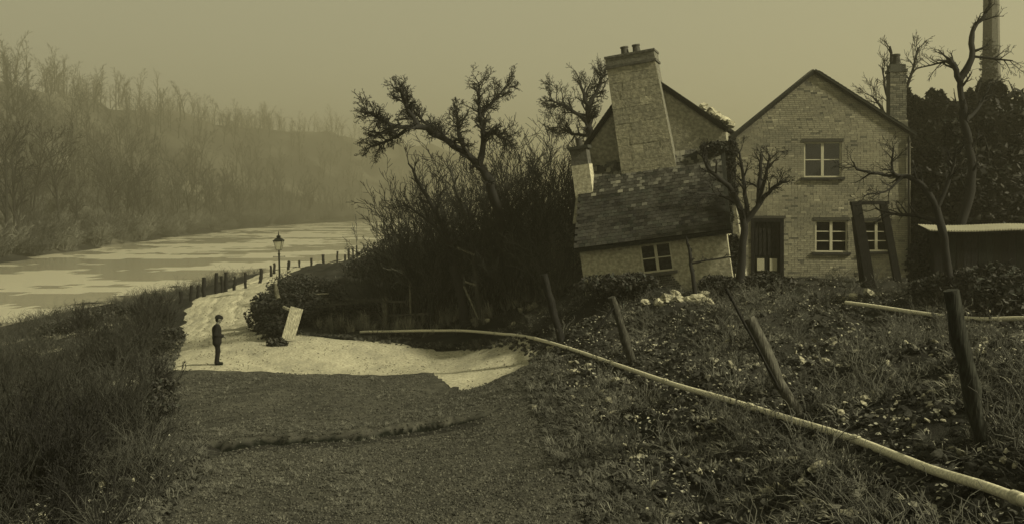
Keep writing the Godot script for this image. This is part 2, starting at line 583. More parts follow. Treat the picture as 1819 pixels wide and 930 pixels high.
# ---------------------------------------------------------------- trees
func grow(mbs: Array, p: Vector3, dir: Vector3, length: float, r: float, level: int, o: Dictionary, rng: RandomNumberGenerator) -> void:
	var segs := clampi(int(length / o.seg), 3, 7)
	var pts := [p]
	var rad := [r]
	var dirs := [dir]
	var d := dir
	for s in segs:
		d = (d + Vector3(rng.randf_range(-1, 1), rng.randf_range(-1, 1), rng.randf_range(-1, 1)) * o.wander + Vector3(0, o.up, 0)).normalized()
		p += d * length / segs
		pts.append(p)
		rad.append(maxf(r * (1.0 - o.taper * (s + 1.0) / segs), o.least))
		dirs.append(d)
	mbs[0 if level < o.split else 1].tube(pts, rad, [7, 5, 4, 3, 3][mini(level, 4)], o.col)
	sprout(mbs, pts, rad, dirs, length, level, o, rng)

func sprout(mbs: Array, pts: Array, rad: Array, dirs: Array, length: float, level: int, o: Dictionary, rng: RandomNumberGenerator) -> void:
	if level >= o.kids.size():
		return
	for k in o.kids[level]:
		var t := lerpf(o.from, 1.0, (k + rng.randf()) / o.kids[level]) * (pts.size() - 1)
		var j := mini(int(t), pts.size() - 2)
		var q: Vector3 = pts[j].lerp(pts[j + 1], t - j)
		var a := rng.randf() * TAU
		var f: Vector3 = dirs[j]
		var u := f.cross(Vector3(0.3, 0.9, 0.2)).normalized()
		var w := f.cross(u)
		var spread: float = o.angle * rng.randf_range(0.6, 1.3)
		var dd := (f * cos(spread) + (u * cos(a) + w * sin(a)) * sin(spread)).normalized()
		grow(mbs, q, dd, length * o.ratio * rng.randf_range(0.6, 1.15), maxf(rad[j] * o.thin, o.least), level + 1, o, rng)

func opt(more: Dictionary) -> Dictionary:
	var o := {"seg": 0.35, "wander": 0.22, "up": 0.04, "taper": 0.75, "least": 0.006, "split": 2, "kids": [6, 6, 5], "from": 0.3, "angle": 0.75, "ratio": 0.55, "thin": 0.6, "col": grey(0.035)}
	o.merge(more, true)
	return o

# a limb drawn through given points, then branching as the rest of the tree does
func limb(mbs: Array, pts: Array, r0: float, r1: float, o: Dictionary, rng: RandomNumberGenerator) -> void:
	var q := []
	var rad := []
	var dirs := []
	var m := pts.size()
	for j in m - 1:
		for s in 4:
			var t := s / 4.0
			var p: Vector3 = pts[j].cubic_interpolate(pts[j + 1], pts[maxi(j - 1, 0)], pts[mini(j + 2, m - 1)], t)
			q.append(p + Vector3(rng.randf_range(-1, 1), rng.randf_range(-1, 1), rng.randf_range(-1, 1)) * r0 * 0.22)
	q.append(pts[-1])
	var total := 0.0
	for j in q.size():
		rad.append(lerpf(r0, r1, float(j) / (q.size() - 1)) * rng.randf_range(0.92, 1.1))
		dirs.append((q[mini(j + 1, q.size() - 1)] - q[maxi(j - 1, 0)]).normalized())
		if j > 0:
			total += q[j].distance_to(q[j - 1])
	mbs[0].tube(q, rad, 8, o.col, true, 0.12, rng)
	sprout(mbs, q, rad, dirs, o.get("len", minf(total * 0.55, 1.8)), 0, o, rng)

func bare_tree(called: String, label: String, limbs: Array, o: Dictionary, sd: int, group := "") -> Node3D:
	var rng := seeded(sd)
	var mbs := [MB.new(), MB.new()]
	for l in limbs:
		var pts := []
		for p in l[0]:
			pts.append(P(p[0], p[1], p[2] + o.get("shift", 0.0)))
		var oo := o.duplicate()
		if l.size() > 3:
			oo.merge(l[3], true)
		limb(mbs, pts, l[1], l[2], oo, rng)
	var t := thing(called, label, "tree", Vector3.ZERO, group)
	part(mbs[0], "trunk", M.bark, t)
	if mbs[1].v.size() > 0:
		part(mbs[1], "crown", M.bark, t).set_meta("kind", "stuff")
	return t

func shrub_mesh(sd: int, stems: int, h: float, spread: float, kids: Array, col: Color, least := 0.006) -> ArrayMesh:
	var rng := seeded(sd)
	var mb := MB.new()
	var o := opt({"kids": kids, "wander": 0.26, "up": 0.10, "from": 0.25, "angle": 0.55, "ratio": 0.42, "col": col, "least": least, "seg": 0.4})
	for k in stems:
		var a := rng.randf() * TAU
		var s := rng.randf() * spread
		grow([mb, mb], Vector3(cos(a) * s * 0.5, -0.1, sin(a) * s * 0.5), Vector3(cos(a) * s * 0.45, 1.0, sin(a) * s * 0.45).normalized(), h * rng.randf_range(0.55, 1.0), least * rng.randf_range(2.2, 4.0), 0, o, rng)
	return mb.mesh(M.bark)

# leaves spread through a few overlapping ellipsoids: [centre, radii]
func leafage(blobs: Array, per: int, size: float, col: Vector2, sd: int) -> MB:
	var rng := seeded(sd)
	var mb := MB.new()
	for b in blobs:
		for k in per:
			var q := Vector3(rng.randfn(), rng.randfn(), rng.randfn()).normalized() * pow(rng.randf(), 0.42)
			var p: Vector3 = b[0] + q * b[1] * (1.0 + 0.22 * noise.get_noise_3d(q.x * 4.0 + b[0].x, q.y * 4.0, q.z * 4.0))
			var e := Basis.from_euler(Vector3(rng.randf() * TAU, rng.randf() * TAU, rng.randf() * TAU))
			var s := size * rng.randf_range(0.5, 1.3)
			var x := e.x * s * 0.5
			var y := e.y * s
			mb.quad_out(p - y, p + x, p + y, p - x, q + Vector3(0, 0.4, 0), grey(rng.randf_range(col.x, col.y)))
	return mb

# ---------------------------------------------------------------- buildings
func cells(mb: MB, x0: float, x1: float, y0: float, y1: float, holes: Array, z0: float, z1: float, col: Color) -> void:
	var xs := [x0, x1]
	var ys := [y0, y1]
	for h in holes:
		xs.append_array([h[0], h[1]])
		ys.append_array([h[2], h[3]])
	xs.sort()
	ys.sort()
	for i in xs.size() - 1:
		for j in ys.size() - 1:
			var mx: float = (xs[i] + xs[i + 1]) / 2
			var my: float = (ys[j] + ys[j + 1]) / 2
			var open: bool = xs[i + 1] - xs[i] < 0.001 or ys[j + 1] - ys[j] < 0.001
			for h in holes:
				if mx > h[0] and mx < h[1] and my > h[2] and my < h[3]:
					open = true
			if not open:
				mb.box(Vector3(xs[i], ys[j], z0), Vector3(xs[i + 1], ys[j + 1], z1), col)

func prism(mb: MB, poly: Array, z0: float, z1: float, col: Color) -> void:   # poly: convex, [x, y]
	var m := Vector3.ZERO
	for p in poly:
		m += Vector3(p[0], p[1], (z0 + z1) / 2) / poly.size()
	for k in poly.size():
		var a = poly[k]
		var b = poly[(k + 1) % poly.size()]
		var q := [Vector3(a[0], a[1], z0), Vector3(b[0], b[1], z0), Vector3(b[0], b[1], z1), Vector3(a[0], a[1], z1)]
		mb.quad_out(q[0], q[1], q[2], q[3], (q[0] + q[2]) / 2 - m, col)
	for k in range(1, poly.size() - 1):
		for z in [z0, z1]:
			mb.tri_out(Vector3(poly[0][0], poly[0][1], z), Vector3(poly[k][0], poly[k][1], z), Vector3(poly[k + 1][0], poly[k + 1][1], z), Vector3(0, 0, z - m.z), col)

func brickwork(mb: MB, y0: float, y1: float, span: Callable, holes: Array, z: float, lo: float, hi: float, sd: int) -> void:
	var rng := seeded(sd)
	var y := y0
	var course := 0
	while y < y1 - 0.03:
		var s: Vector2 = span.call(y + 0.035)
		var x := s.x - (0.115 if course % 2 else 0.0)
		while x < s.y:
			var a := maxf(x, s.x)
			var b := minf(x + (0.215 if rng.randf() < 0.7 else 0.105), s.y)
			x = x + 0.012 + (b - x)
			if b - a < 0.03:
				continue
			var open := false
			for h in holes:
				if b > h[0] and a < h[1] and y + 0.065 > h[2] and y < h[3]:
					if a < h[0] - 0.03:
						b = h[0]
					elif b > h[1] + 0.03:
						a = h[1]
					else:
						open = true
			if open:
				continue
			var l := rng.randf_range(lo, hi)
			if rng.randf() < 0.06:
				l *= 0.55
			if rng.randf() < 0.05:
				l *= 1.4
			l *= 1.0 + 0.35 * lump(a * 1.1 + 31.0, y * 1.6)
			mb.box(Vector3(a, y, z - 0.04), Vector3(b, y + 0.065, z + rng.randf_range(0.0, 0.007)), grey(l))
		y += 0.076
		course += 1

func window(parent: Node, x0: float, x1: float, y0: float, y1: float, z: float, lights: int, rows: int, paint: Color, sill: Color) -> void:
	var mb := MB.new()
	var f := 0.055
	mb.box(Vector3(x0, y0, z - 0.07), Vector3(x0 + f, y1, z), paint)
	mb.box(Vector3(x1 - f, y0, z - 0.07), Vector3(x1, y1, z), paint)
	mb.box(Vector3(x0 + f, y0, z - 0.07), Vector3(x1 - f, y0 + f, z), paint)
	mb.box(Vector3(x0 + f, y1 - f, z - 0.07), Vector3(x1 - f, y1, z), paint)
	var w := (x1 - x0 - 2 * f) / lights
	for k in range(1, lights):
		mb.box(Vector3(x0 + f + w * k - 0.05, y0 + f, z - 0.07), Vector3(x0 + f + w * k + 0.05, y1 - f, z + 0.004), paint)
	var o := part(mb, "window", M.paint, parent)
	for k in lights:
		var a := x0 + f + w * k + (0.05 if k > 0 else 0.0)
		var b := x0 + f + w * (k + 1) - (0.05 if k < lights - 1 else 0.0)
		var hs := (y1 - y0 - 2 * f) / rows
		for r in rows:
			var c := y0 + f + hs * r
			if r > 0:
				var bar := MB.new()
				bar.box(Vector3(a, c - 0.018, z - 0.05), Vector3(b, c + 0.018, z - 0.012), paint)
				part(bar, "glazing_bar", M.paint, o)
			var g := MB.new()
			g.box(Vector3(a, c + (0.018 if r > 0 else 0.0), z - 0.038), Vector3(b, c + hs - (0.018 if r < rows - 1 else 0.0), z - 0.034), Color.WHITE)
			part(g, "pane", M.glass, o)
	var s := MB.new()
	s.box(Vector3(x0 - 0.12, y0 - 0.09, z - 0.05), Vector3(x1 + 0.12, y0 - 0.003, z + 0.13), sill)
	part(s, "sill", M.stone, o)

func slope_slab(mb: MB, a: Vector2, b: Vector2, z0: float, z1: float, th: float, col: Color) -> void:
	var t := (b - a).normalized()
	var o := Vector2(-t.y, t.x)
	if o.y < 0:
		o = -o
	var p := []
	for z in [z0, z1]:
		p.append(Vector3(a.x, a.y, z))
		p.append(Vector3(b.x, b.y, z))
		p.append(Vector3(b.x + o.x * th, b.y + o.y * th, z))
		p.append(Vector3(a.x + o.x * th, a.y + o.y * th, z))
	mb.hexa(p, col)

func tile_rows(mb: MB, a: Vector2, b: Vector2, z0: float, z1: float, lum: float, sd: int) -> void:
	# overlapping courses from the eave a up to the ridge b, each a strip of tiles
	var rng := seeded(sd)
	var length := a.distance_to(b)
	var t := (b - a) / length
	var o := Vector2(-t.y, t.x)
	if o.y < 0:
		o = -o
	var rows := int(length / 0.17)
	for r in rows:
		var z := z0
		while z < z1 - 0.02:
			var e := minf(z + 0.26, z1)
			var p := []
			var l := lum * rng.randf_range(0.7, 1.3)
			var q := a + t * 0.17 * r
			var q2 := q + t * 0.2
			for y in [0.0, 0.016]:
				p.append(Vector3(q.x + o.x * (0.016 + y), q.y + o.y * (0.016 + y), z))
				p.append(Vector3(q2.x + o.x * y, q2.y + o.y * y, z))
				p.append(Vector3(q2.x + o.x * y, q2.y + o.y * y, e - 0.005))
				p.append(Vector3(q.x + o.x * (0.016 + y), q.y + o.y * (0.016 + y), e - 0.005))
			mb.hexa(p, grey(l))
			z += 0.26

func pot(parent: Node, at: Vector3, r: float, h: float, col: Color) -> void:
	var mb := MB.new()
	mb.lathe(at, [[r * 1.15, -0.05], [r, 0.03], [r * 0.88, h * 0.8], [r * 1.02, h * 0.82], [r * 1.02, h], [r * 0.7, h], [r * 0.66, h * 0.3], [0.0, h * 0.3]], 14, col)
	part(mb, "chimney_pot", M.stone, parent)

func brick_house() -> void:
	var t := thing("brick_house", "upright brick house with plain gable, white casements and dark double door", "house", Vector3(11.76, 3.05, -36))
	t.rotation.y = deg_to_rad(-8)
	var L := -3.25
	var R := 3.1
	var E := 5.36
	var pk := Vector2(-0.37, 7.72)
	var depth := 7.5
	var holes := [[-0.74, 0.62, 3.71, 5.04], [-0.33, 0.84, 0.9, 2.09], [1.42, 2.35, 0.94, 2.07], [-2.7, -1.48, -1.0, 2.17]]
	var wall := MB.new()
	cells(wall, L, R, -1.0, E, holes, -0.32, -0.012, grey(0.2))
	prism(wall, [[L, E], [R, E], [pk.x, pk.y]], -0.32, -0.012, grey(0.2))
	for x in [[L, L + 0.3], [R - 0.3, R]]:
		wall.box(Vector3(x[0], -1.0, -depth + 0.3), Vector3(x[1], E, -0.322), grey(0.2))
	wall.box(Vector3(L, -1.0, -depth), Vector3(R, E, -depth + 0.298), grey(0.2))
	prism(wall, [[L, E], [R, E], [pk.x, pk.y]], -depth, -depth + 0.298, grey(0.2))
	wall.box(Vector3(L + 0.301, -1.0, -depth + 0.3), Vector3(R - 0.301, -0.1, -0.323), grey(0.08))
	wall.box(Vector3(L + 0.301, 2.6, -depth + 0.3), Vector3(R - 0.301, 2.8, -0.323), grey(0.08))
	var w := part(wall, "wall", M.stone, t)
	var br := MB.new()
	brickwork(br, -0.6, pk.y - 0.05, func(y: float):
		if y < E:
			return Vector2(L, R)
		var f := (y - E) / (pk.y - E)
		return Vector2(lerpf(L, pk.x, f), lerpf(R, pk.x, f)), holes, 0.0, 0.33, 0.44, 11)
	var bo := part(br, "brickwork", M.brick, w)
	bo.set_meta("kind", "stuff")
	var roof := MB.new()
	var run := (pk - Vector2(L, E)).normalized()
	var run2 := (pk - Vector2(R, E)).normalized()
	slope_slab(roof, Vector2(L, E) - run * 0.25, pk, -depth - 0.1, 0.12, 0.07, grey(0.06))
	slope_slab(roof, Vector2(R, E) - run2 * 0.2, pk, -depth - 0.1, 0.12, 0.07, grey(0.06))
	var ro := part(roof, "roof", M.stone, t)
	var tl := MB.new()
	var up := Vector2(-run.y, run.x) * 0.075
	tile_rows(tl, Vector2(L, E) - run * 0.25 + up, pk + up, -depth - 0.1, 0.13, 0.09, 3)
	var up2 := Vector2(run2.y, -run2.x) * 0.075
	tile_rows(tl, Vector2(R, E) - run2 * 0.2 + up2, pk + up2, -depth - 0.1, 0.13, 0.09, 4)
	part(tl, "roof_tiles", M.stone, ro).set_meta("kind", "stuff")
	var vg := MB.new()
	vg.bar(Vector3(L - 0.2, E - 0.2, 0.075), Vector3(pk.x, pk.y - 0.02, 0.075), 0.03, 0.13, grey(0.05))
	vg.bar(Vector3(pk.x, pk.y - 0.02, 0.075), Vector3(R + 0.16, E - 0.14, 0.075), 0.03, 0.13, grey(0.05))
	part(vg, "verge_board", M.wood, ro)
	# chimney on the side wall
	var ch := MB.new()
	ch.box(Vector3(2.42, 4.6, -1.6), Vector3(3.24, 5.9, -0.9), grey(0.16))
	ch.box(Vector3(2.6, 5.9, -1.55), Vector3(3.2, 7.75, -0.95), grey(0.16))
	ch.box(Vector3(2.56, 7.75, -1.59), Vector3(3.24, 7.87, -0.91), grey(0.13))
	ch.box(Vector3(2.62, 7.87, -1.53), Vector3(3.18, 8.05, -0.97), grey(0.13))
	var co := part(ch, "chimney", M.stone, t)
	var cb := MB.new()
	brickwork(cb, 5.93, 7.74, func(_y): return Vector2(2.6, 3.2), [], -0.93, 0.14, 0.3, 8)
	brickwork(cb, 4.63, 5.88, func(_y): return Vector2(2.42, 3.24), [], -0.88, 0.14, 0.3, 9)
	part(cb, "brickwork", M.brick, co).set_meta("kind", "stuff")
	pot(co, Vector3(2.9, 8.05, -1.25), 0.15, 0.42, grey(0.1))
	window(t, -0.74, 0.62, 3.71, 5.04, -0.05, 2, 2, grey(0.75), grey(0.07))
	window(t, -0.33, 0.84, 0.9, 2.09, -0.05, 2, 3, grey(0.75), grey(0.07))
	window(t, 1.42, 2.35, 0.94, 2.07, -0.05, 2, 3, grey(0.7), grey(0.07))
	for h in [[-0.82, 0.7, 5.043, 5.16], [-0.41, 0.92, 2.093, 2.2], [1.34, 2.43, 2.073, 2.18], [-2.8, -1.4, 2.173, 2.26]]:
		var li := MB.new()
		li.box(Vector3(h[0], h[2], -0.3), Vector3(h[1], h[3], 0.022), grey(0.10))
		part(li, "lintel", M.stone, t)
	# double door of dark boards with two pale lower panels
	var dr := MB.new()
	var dk := grey(0.022)
	dr.box(Vector3(-2.7, -0.4, -0.2), Vector3(-2.56, 2.17, 0.03), dk)
	dr.box(Vector3(-1.62, -0.4, -0.2), Vector3(-1.48, 2.17, 0.03), dk)
	dr.box(Vector3(-2.56, 2.03, -0.2), Vector3(-1.62, 2.17, 0.03), dk)
	var d := part(dr, "door", M.wood, t)
	for k in 2:
		var x := -2.56 + 0.47 * k
		var lf := MB.new()
		lf.box(Vector3(x + 0.005, -0.4, -0.14), Vector3(x + 0.465, 2.03, -0.09), grey(0.02))
		for q in 3:
			lf.box(Vector3(x + 0.03 + 0.15 * q, 0.75, -0.088), Vector3(x + 0.13 + 0.15 * q, 1.95, -0.07), grey(0.03))
		part(lf, "door_leaf", M.wood, d)
		var pn := MB.new()
		pn.box(Vector3(x + 0.1, 0.18, -0.088), Vector3(x + 0.37, 0.64, -0.06), grey(0.6))
		part(pn, "lower_panel", M.paint, d)
	var gp := MB.new()
	gp.tube([Vector3(3.02, 5.2, 0.07), Vector3(3.02, 3.0, 0.07), Vector3(3.03, 0.2, 0.07)], [0.045, 0.045, 0.045], 8, grey(0.05), true)
	part(gp, "downpipe", M.iron, t)

func cottage() -> void:
	var t := thing("tilted_cottage", "tilting rendered cottage with broad chimney breast and sagging tiled lean-to", "house", Vector3(5.41, 2.84, -36))
	t.basis = Basis(Vector3(0, 0, 1), deg_to_rad(8)) * Basis(Vector3.UP, deg_to_rad(-16))
	var rng := seeded(77)
	var L := -2.05
	var R := 3.3
	var E := 5.3
	var pk := Vector2(0.5, 7.93)
	var depth := 6.5
	var wall := MB.new()
	var plaster := grey(0.34)
	cells(wall, L, R, -2.0, E, [], -0.35, 0.0, plaster)
	prism(wall, [[L, E], [R, E], [pk.x, pk.y]], -0.35, 0.0, plaster)
	for x in [[L, L + 0.3], [R - 0.3, R]]:
		wall.box(Vector3(x[0], -2.0, -depth + 0.3), Vector3(x[1], E, -0.352), plaster)
	wall.box(Vector3(L, -2.0, -depth), Vector3(R, E, -depth + 0.298), plaster)
	prism(wall, [[L, E], [R, E], [pk.x, pk.y]], -depth, -depth + 0.298, plaster)
	part(wall, "gable_wall", M.plaster, t)
	var roof := MB.new()
	var run := (pk - Vector2(L, E)).normalized()
	var run2 := (pk - Vector2(R, E)).normalized()
	slope_slab(roof, Vector2(L, E) - run * 0.3, pk, -depth - 0.1, 0.1, 0.08, grey(0.05))
	slope_slab(roof, Vector2(R, E) - run2 * 0.1, pk, -depth - 0.1, 0.1, 0.08, grey(0.05))
	var ro := part(roof, "roof", M.stone, t)
	var tl := MB.new()
	var up := Vector2(-run.y, run.x) * 0.085
	tile_rows(tl, Vector2(L, E) - run * 0.3 + up, pk + up, -depth - 0.1, 0.12, 0.09, 5)
	var up2 := Vector2(run2.y, -run2.x) * 0.085
	tile_rows(tl, Vector2(R, E) - run2 * 0.1 + up2, pk + up2, -depth - 0.1, 0.12, 0.16, 6)
	part(tl, "roof_tiles", M.stone, ro).set_meta("kind", "stuff")
	var vg := MB.new()
	vg.bar(Vector3(L - 0.22, E - 0.24, 0.05), Vector3(pk.x, pk.y - 0.03, 0.05), 0.03, 0.16, grey(0.035))
	vg.bar(Vector3(pk.x, pk.y - 0.03, 0.05), Vector3(R + 0.08, E - 0.1, 0.05), 0.03, 0.16, grey(0.05))
	part(vg, "verge_board", M.wood, ro)
	# broken pale mortar and tiles at the foot of the far slope
	for k in 26:
		var q := MB.new()
		var f := rng.randf()
		q.rock(Vector3(lerpf(R + 0.25, R - 0.75, f), lerpf(E - 0.05, E + 0.85, f) + rng.randf_range(0.1, 0.22), rng.randf_range(-0.6, 0.1)), Vector3(0.3, 0.2, 0.28) * rng.randf_range(0.6, 1.4), grey(rng.randf_range(0.5, 0.75)), rng)
		part(q, "loose_stone", M.stone, ro)
	# chimney breast faced with stone blocks under thin render
	var zc := 0.7
	var ch := MB.new()
	var x0 := -0.6
	var bot := 3.6
	var top := 8.1
	var xr := func(y: float): return lerpf(1.46, 1.2, (y - bot) / (top - bot))
	ch.hexa([Vector3(x0, bot, 0.002), Vector3(xr.call(bot), bot, 0.002), Vector3(xr.call(bot), bot, zc - 0.03), Vector3(x0, bot, zc - 0.03), Vector3(x0, top, -0.55), Vector3(xr.call(top), top, -0.55), Vector3(xr.call(top), top, zc - 0.03), Vector3(x0, top, zc - 0.03)], grey(0.2))
	var co := part(ch, "chimney", M.plaster, t)
	var y := bot + 0.02
	var course := 0
	while y < top - 0.1:
		var h := minf(rng.randf_range(0.26, 0.36), top - y)
		if top - y - h < 0.12:
			h = top - y
		var x := x0
		var r: float = xr.call(y + h / 2)
		while x < r - 0.01:
			var wd := rng.randf_range(0.35, 0.65)
			if r - x - wd < 0.2:
				wd = r - x
			var s := MB.new()
			var l := rng.randf_range(0.34, 0.42)
			if rng.randf() < 0.08:
				l = 0.52
			var z1 := zc + rng.randf_range(-0.004, 0.006)
			var e := 0.003
			s.hexa([Vector3(x + e, y + e, zc - 0.031), Vector3(x + wd - e, y + e, zc - 0.031), Vector3(x + wd - e, y + e, z1), Vector3(x + e, y + e, z1), Vector3(x + e, y + h - e, zc - 0.031), Vector3(x + wd - e, y + h - e, zc - 0.031), Vector3(x + wd - e, y + h - e, z1), Vector3(x + e, y + h - e, z1)], grey(l))
			part(s, "stone", M.plaster, co)
			x += wd
		y += h
		course += 1
	var cap := MB.new()
	cap.box(Vector3(x0 - 0.05, top, -0.62), Vector3(1.25, top + 0.09, zc + 0.05), grey(0.12))
	cap.box(Vector3(x0 - 0.01, top + 0.09, -0.57), Vector3(1.21, top + 0.38, zc + 0.01), grey(0.19))
	cap.box(Vector3(x0 - 0.04, top + 0.38, -0.6), Vector3(1.24, top + 0.46, zc + 0.04), grey(0.14))
	part(cap, "chimney_cap", M.plaster, co)
	pot(co, Vector3(0.08, top + 0.46, 0.2), 0.15, 0.32, grey(0.12))
	pot(co, Vector3(0.52, top + 0.46, 0.2), 0.15, 0.32, grey(0.12))
	# lean-to: low front wall, side walls, tiled roof
	var ea := 1.78
	var zf := 2.9
	var lx := -2.1
	var rx := 3.02
	var lean := MB.new()
	var ho := [[0.02, 1.1, 0.62, 1.6]]
	cells(lean, lx, rx, -2.0, ea - 0.12, ho, zf - 0.28, zf, grey(0.5))
	for x in [[lx, lx + 0.25], [rx - 0.25, rx]]:
		var p := []
		for yy in [-2.0, 1.0]:
			for q in [[x[0], 0.002], [x[1], 0.002], [x[1], zf - 0.282], [x[0], zf - 0.282]]:
				p.append(Vector3(q[0], yy if yy < 0 else (4.45 if q[1] < 1 else ea + 0.05), q[1]))
		lean.hexa(p, grey(0.42))
	var lw := part(lean, "lean_to_wall", M.plaster, t)
	# a plinth where the render has come off the lower wall
	var pl := MB.new()
	brickwork(pl, -1.4, 0.5, func(yy: float): return Vector2(lx + 0.02, 0.9 + 0.5 * lump(yy * 3.0, 5.0)), [], zf + 0.012, 0.05, 0.13, 21)
	part(pl, "bare_brickwork", M.brick, lw).set_meta("kind", "stuff")
	window(t, 0.02, 1.1, 0.62, 1.6, zf - 0.02, 2, 2, grey(0.75), grey(0.1))
	var lr := MB.new()
	var top_p := Vector2(0.08, 4.58)
	var eav := Vector2(3.12, ea - 0.05)
	var th := 0.06
	lr.hexa([Vector3(lx - 0.1, eav.y, eav.x), Vector3(rx + 0.18, eav.y, eav.x), Vector3(rx + 0.18, top_p.y, top_p.x), Vector3(lx - 0.1, top_p.y, top_p.x), Vector3(lx - 0.1, eav.y + th, eav.x + th), Vector3(rx + 0.18, eav.y + th, eav.x + th), Vector3(rx + 0.18, top_p.y + th, top_p.x + th), Vector3(lx - 0.1, top_p.y + th, top_p.x + th)], grey(0.04))
	var lo := part(lr, "lean_to_roof", M.wood, t)
	var fa := MB.new()
	fa.box(Vector3(lx - 0.12, eav.y - 0.1, eav.x + 0.002), Vector3(rx + 0.2, eav.y + 0.03, eav.x + 0.05), grey(0.04))
	part(fa, "eaves_board", M.wood, lo)
	var fall := (eav - top_p)
	var rows := 25
	var join := MB.new()
	var kinds := []
	for k in 6:
		var q := MB.new()
		q.hexa([Vector3(-0.095, 0, -0.14), Vector3(0.095, 0, -0.14), Vector3(0.095, 0.018, 0.11), Vector3(-0.095, 0.018, 0.11), Vector3(-0.095, 0.016, -0.14), Vector3(0.095, 0.016, -0.14), Vector3(0.09, 0.036, 0.11), Vector3(-0.09, 0.034, 0.11)], grey([0.05, 0.08, 0.12, 0.19, 0.3, 0.04][k]))
		kinds.append(q.mesh(M.stone))
	var b0 := Basis(Vector3.RIGHT, atan2(top_p.y - eav.y, eav.x - top_p.x))
	var nrm := b0 * Vector3.UP
	for r in rows:
		var f := (r + 0.5) / rows
		var zz := lerpf(top_p.x, eav.x, f)
		var yy := lerpf(top_p.y, eav.y, f)
		var nx := 26
		for k in nx:
			var x := lx - 0.08 + 0.2 * (k + (0.5 if r % 2 else 0.0)) + 0.05
			if x > rx + 0.1:
				continue
			var sag := -0.05 * sin(PI * f) * sin(PI * (k + 0.5) / nx)
			var at := Vector3(x, yy, zz) + nrm * (th * 1.35 + 0.012 + sag * 0.3)
			if r < 10:
				if r < 3 and rng.randf() < 0.12:
					continue
				var o := MeshInstance3D.new()
				o.name = "tile"
				var messy := 1.0 - r / 10.0
				o.mesh = kinds[[0, 1, 2, 2, 3, 3, 4, 5][rng.randi() % 8]] if rng.randf() < 0.35 + 0.5 * messy else kinds[rng.randi() % 2]
				o.transform = Transform3D(b0 * Basis.from_euler(Vector3(rng.randf_range(-0.02, 0.16) * messy, rng.randf_range(-0.22, 0.22) * messy, rng.randf_range(-0.1, 0.1) * messy)), at + nrm * 0.02 * messy + Vector3(rng.randf_range(-0.04, 0.04), 0, 0) * messy)
				lo.add_child(o, true)
			else:
				var l: float = clampf(0.042 + 0.04 * lump(x * 2.0, yy * 3.0) + rng.randf_range(-0.015, 0.03), 0.018, 0.2)
				if rng.randf() < 0.03:
					l *= 2.2
				var tr := Transform3D(b0 * Basis.from_euler(Vector3(rng.randf_range(-0.01, 0.03), rng.randf_range(-0.03, 0.03), 0)), at)
				var p := []
				for q in [Vector3(-0.095, 0, -0.14), Vector3(0.095, 0, -0.14), Vector3(0.095, 0.018, 0.11), Vector3(-0.095, 0.018, 0.11), Vector3(-0.095, 0.016, -0.14), Vector3(0.095, 0.016, -0.14), Vector3(0.09, 0.036, 0.11), Vector3(-0.09, 0.034, 0.11)]:
					p.append(tr * q)
				join.hexa(p, grey(l))
	part(join, "roof_tiles", M.stone, lo).set_meta("kind", "stuff")
	# slender whitewashed stack at the end of the lean-to
	var st := MB.new()
	var zs := 1.25
	st.hexa([Vector3(-2.55, 2.6, zs - 0.75), Vector3(-1.62, 2.6, zs - 0.75), Vector3(-1.62, 2.6, zs + 0.12), Vector3(-2.55, 2.6, zs + 0.12), Vector3(-2.33, 3.5, zs - 0.7), Vector3(-1.66, 3.5, zs - 0.7), Vector3(-1.66, 3.5, zs), Vector3(-2.33, 3.5, zs)], grey(0.5))
	st.box(Vector3(-2.33, 3.5, zs - 0.7), Vector3(-1.66, 4.72, zs), grey(0.58))
	st.box(Vector3(-2.3, 4.72, zs - 0.68), Vector3(-1.69, 5.3, zs - 0.02), grey(0.12))
	st.box(Vector3(-2.38, 5.3, zs - 0.75), Vector3(-1.6, 5.42, zs + 0.05), grey(0.06))
	var so := part(st, "side_stack", M.plaster, t)
	so.set_meta("label", "slender whitewashed stack with sooty top at the low end of the cottage")
	pot(so, Vector3(-1.98, 5.42, zs - 0.35), 0.13, 0.3, grey(0.08))

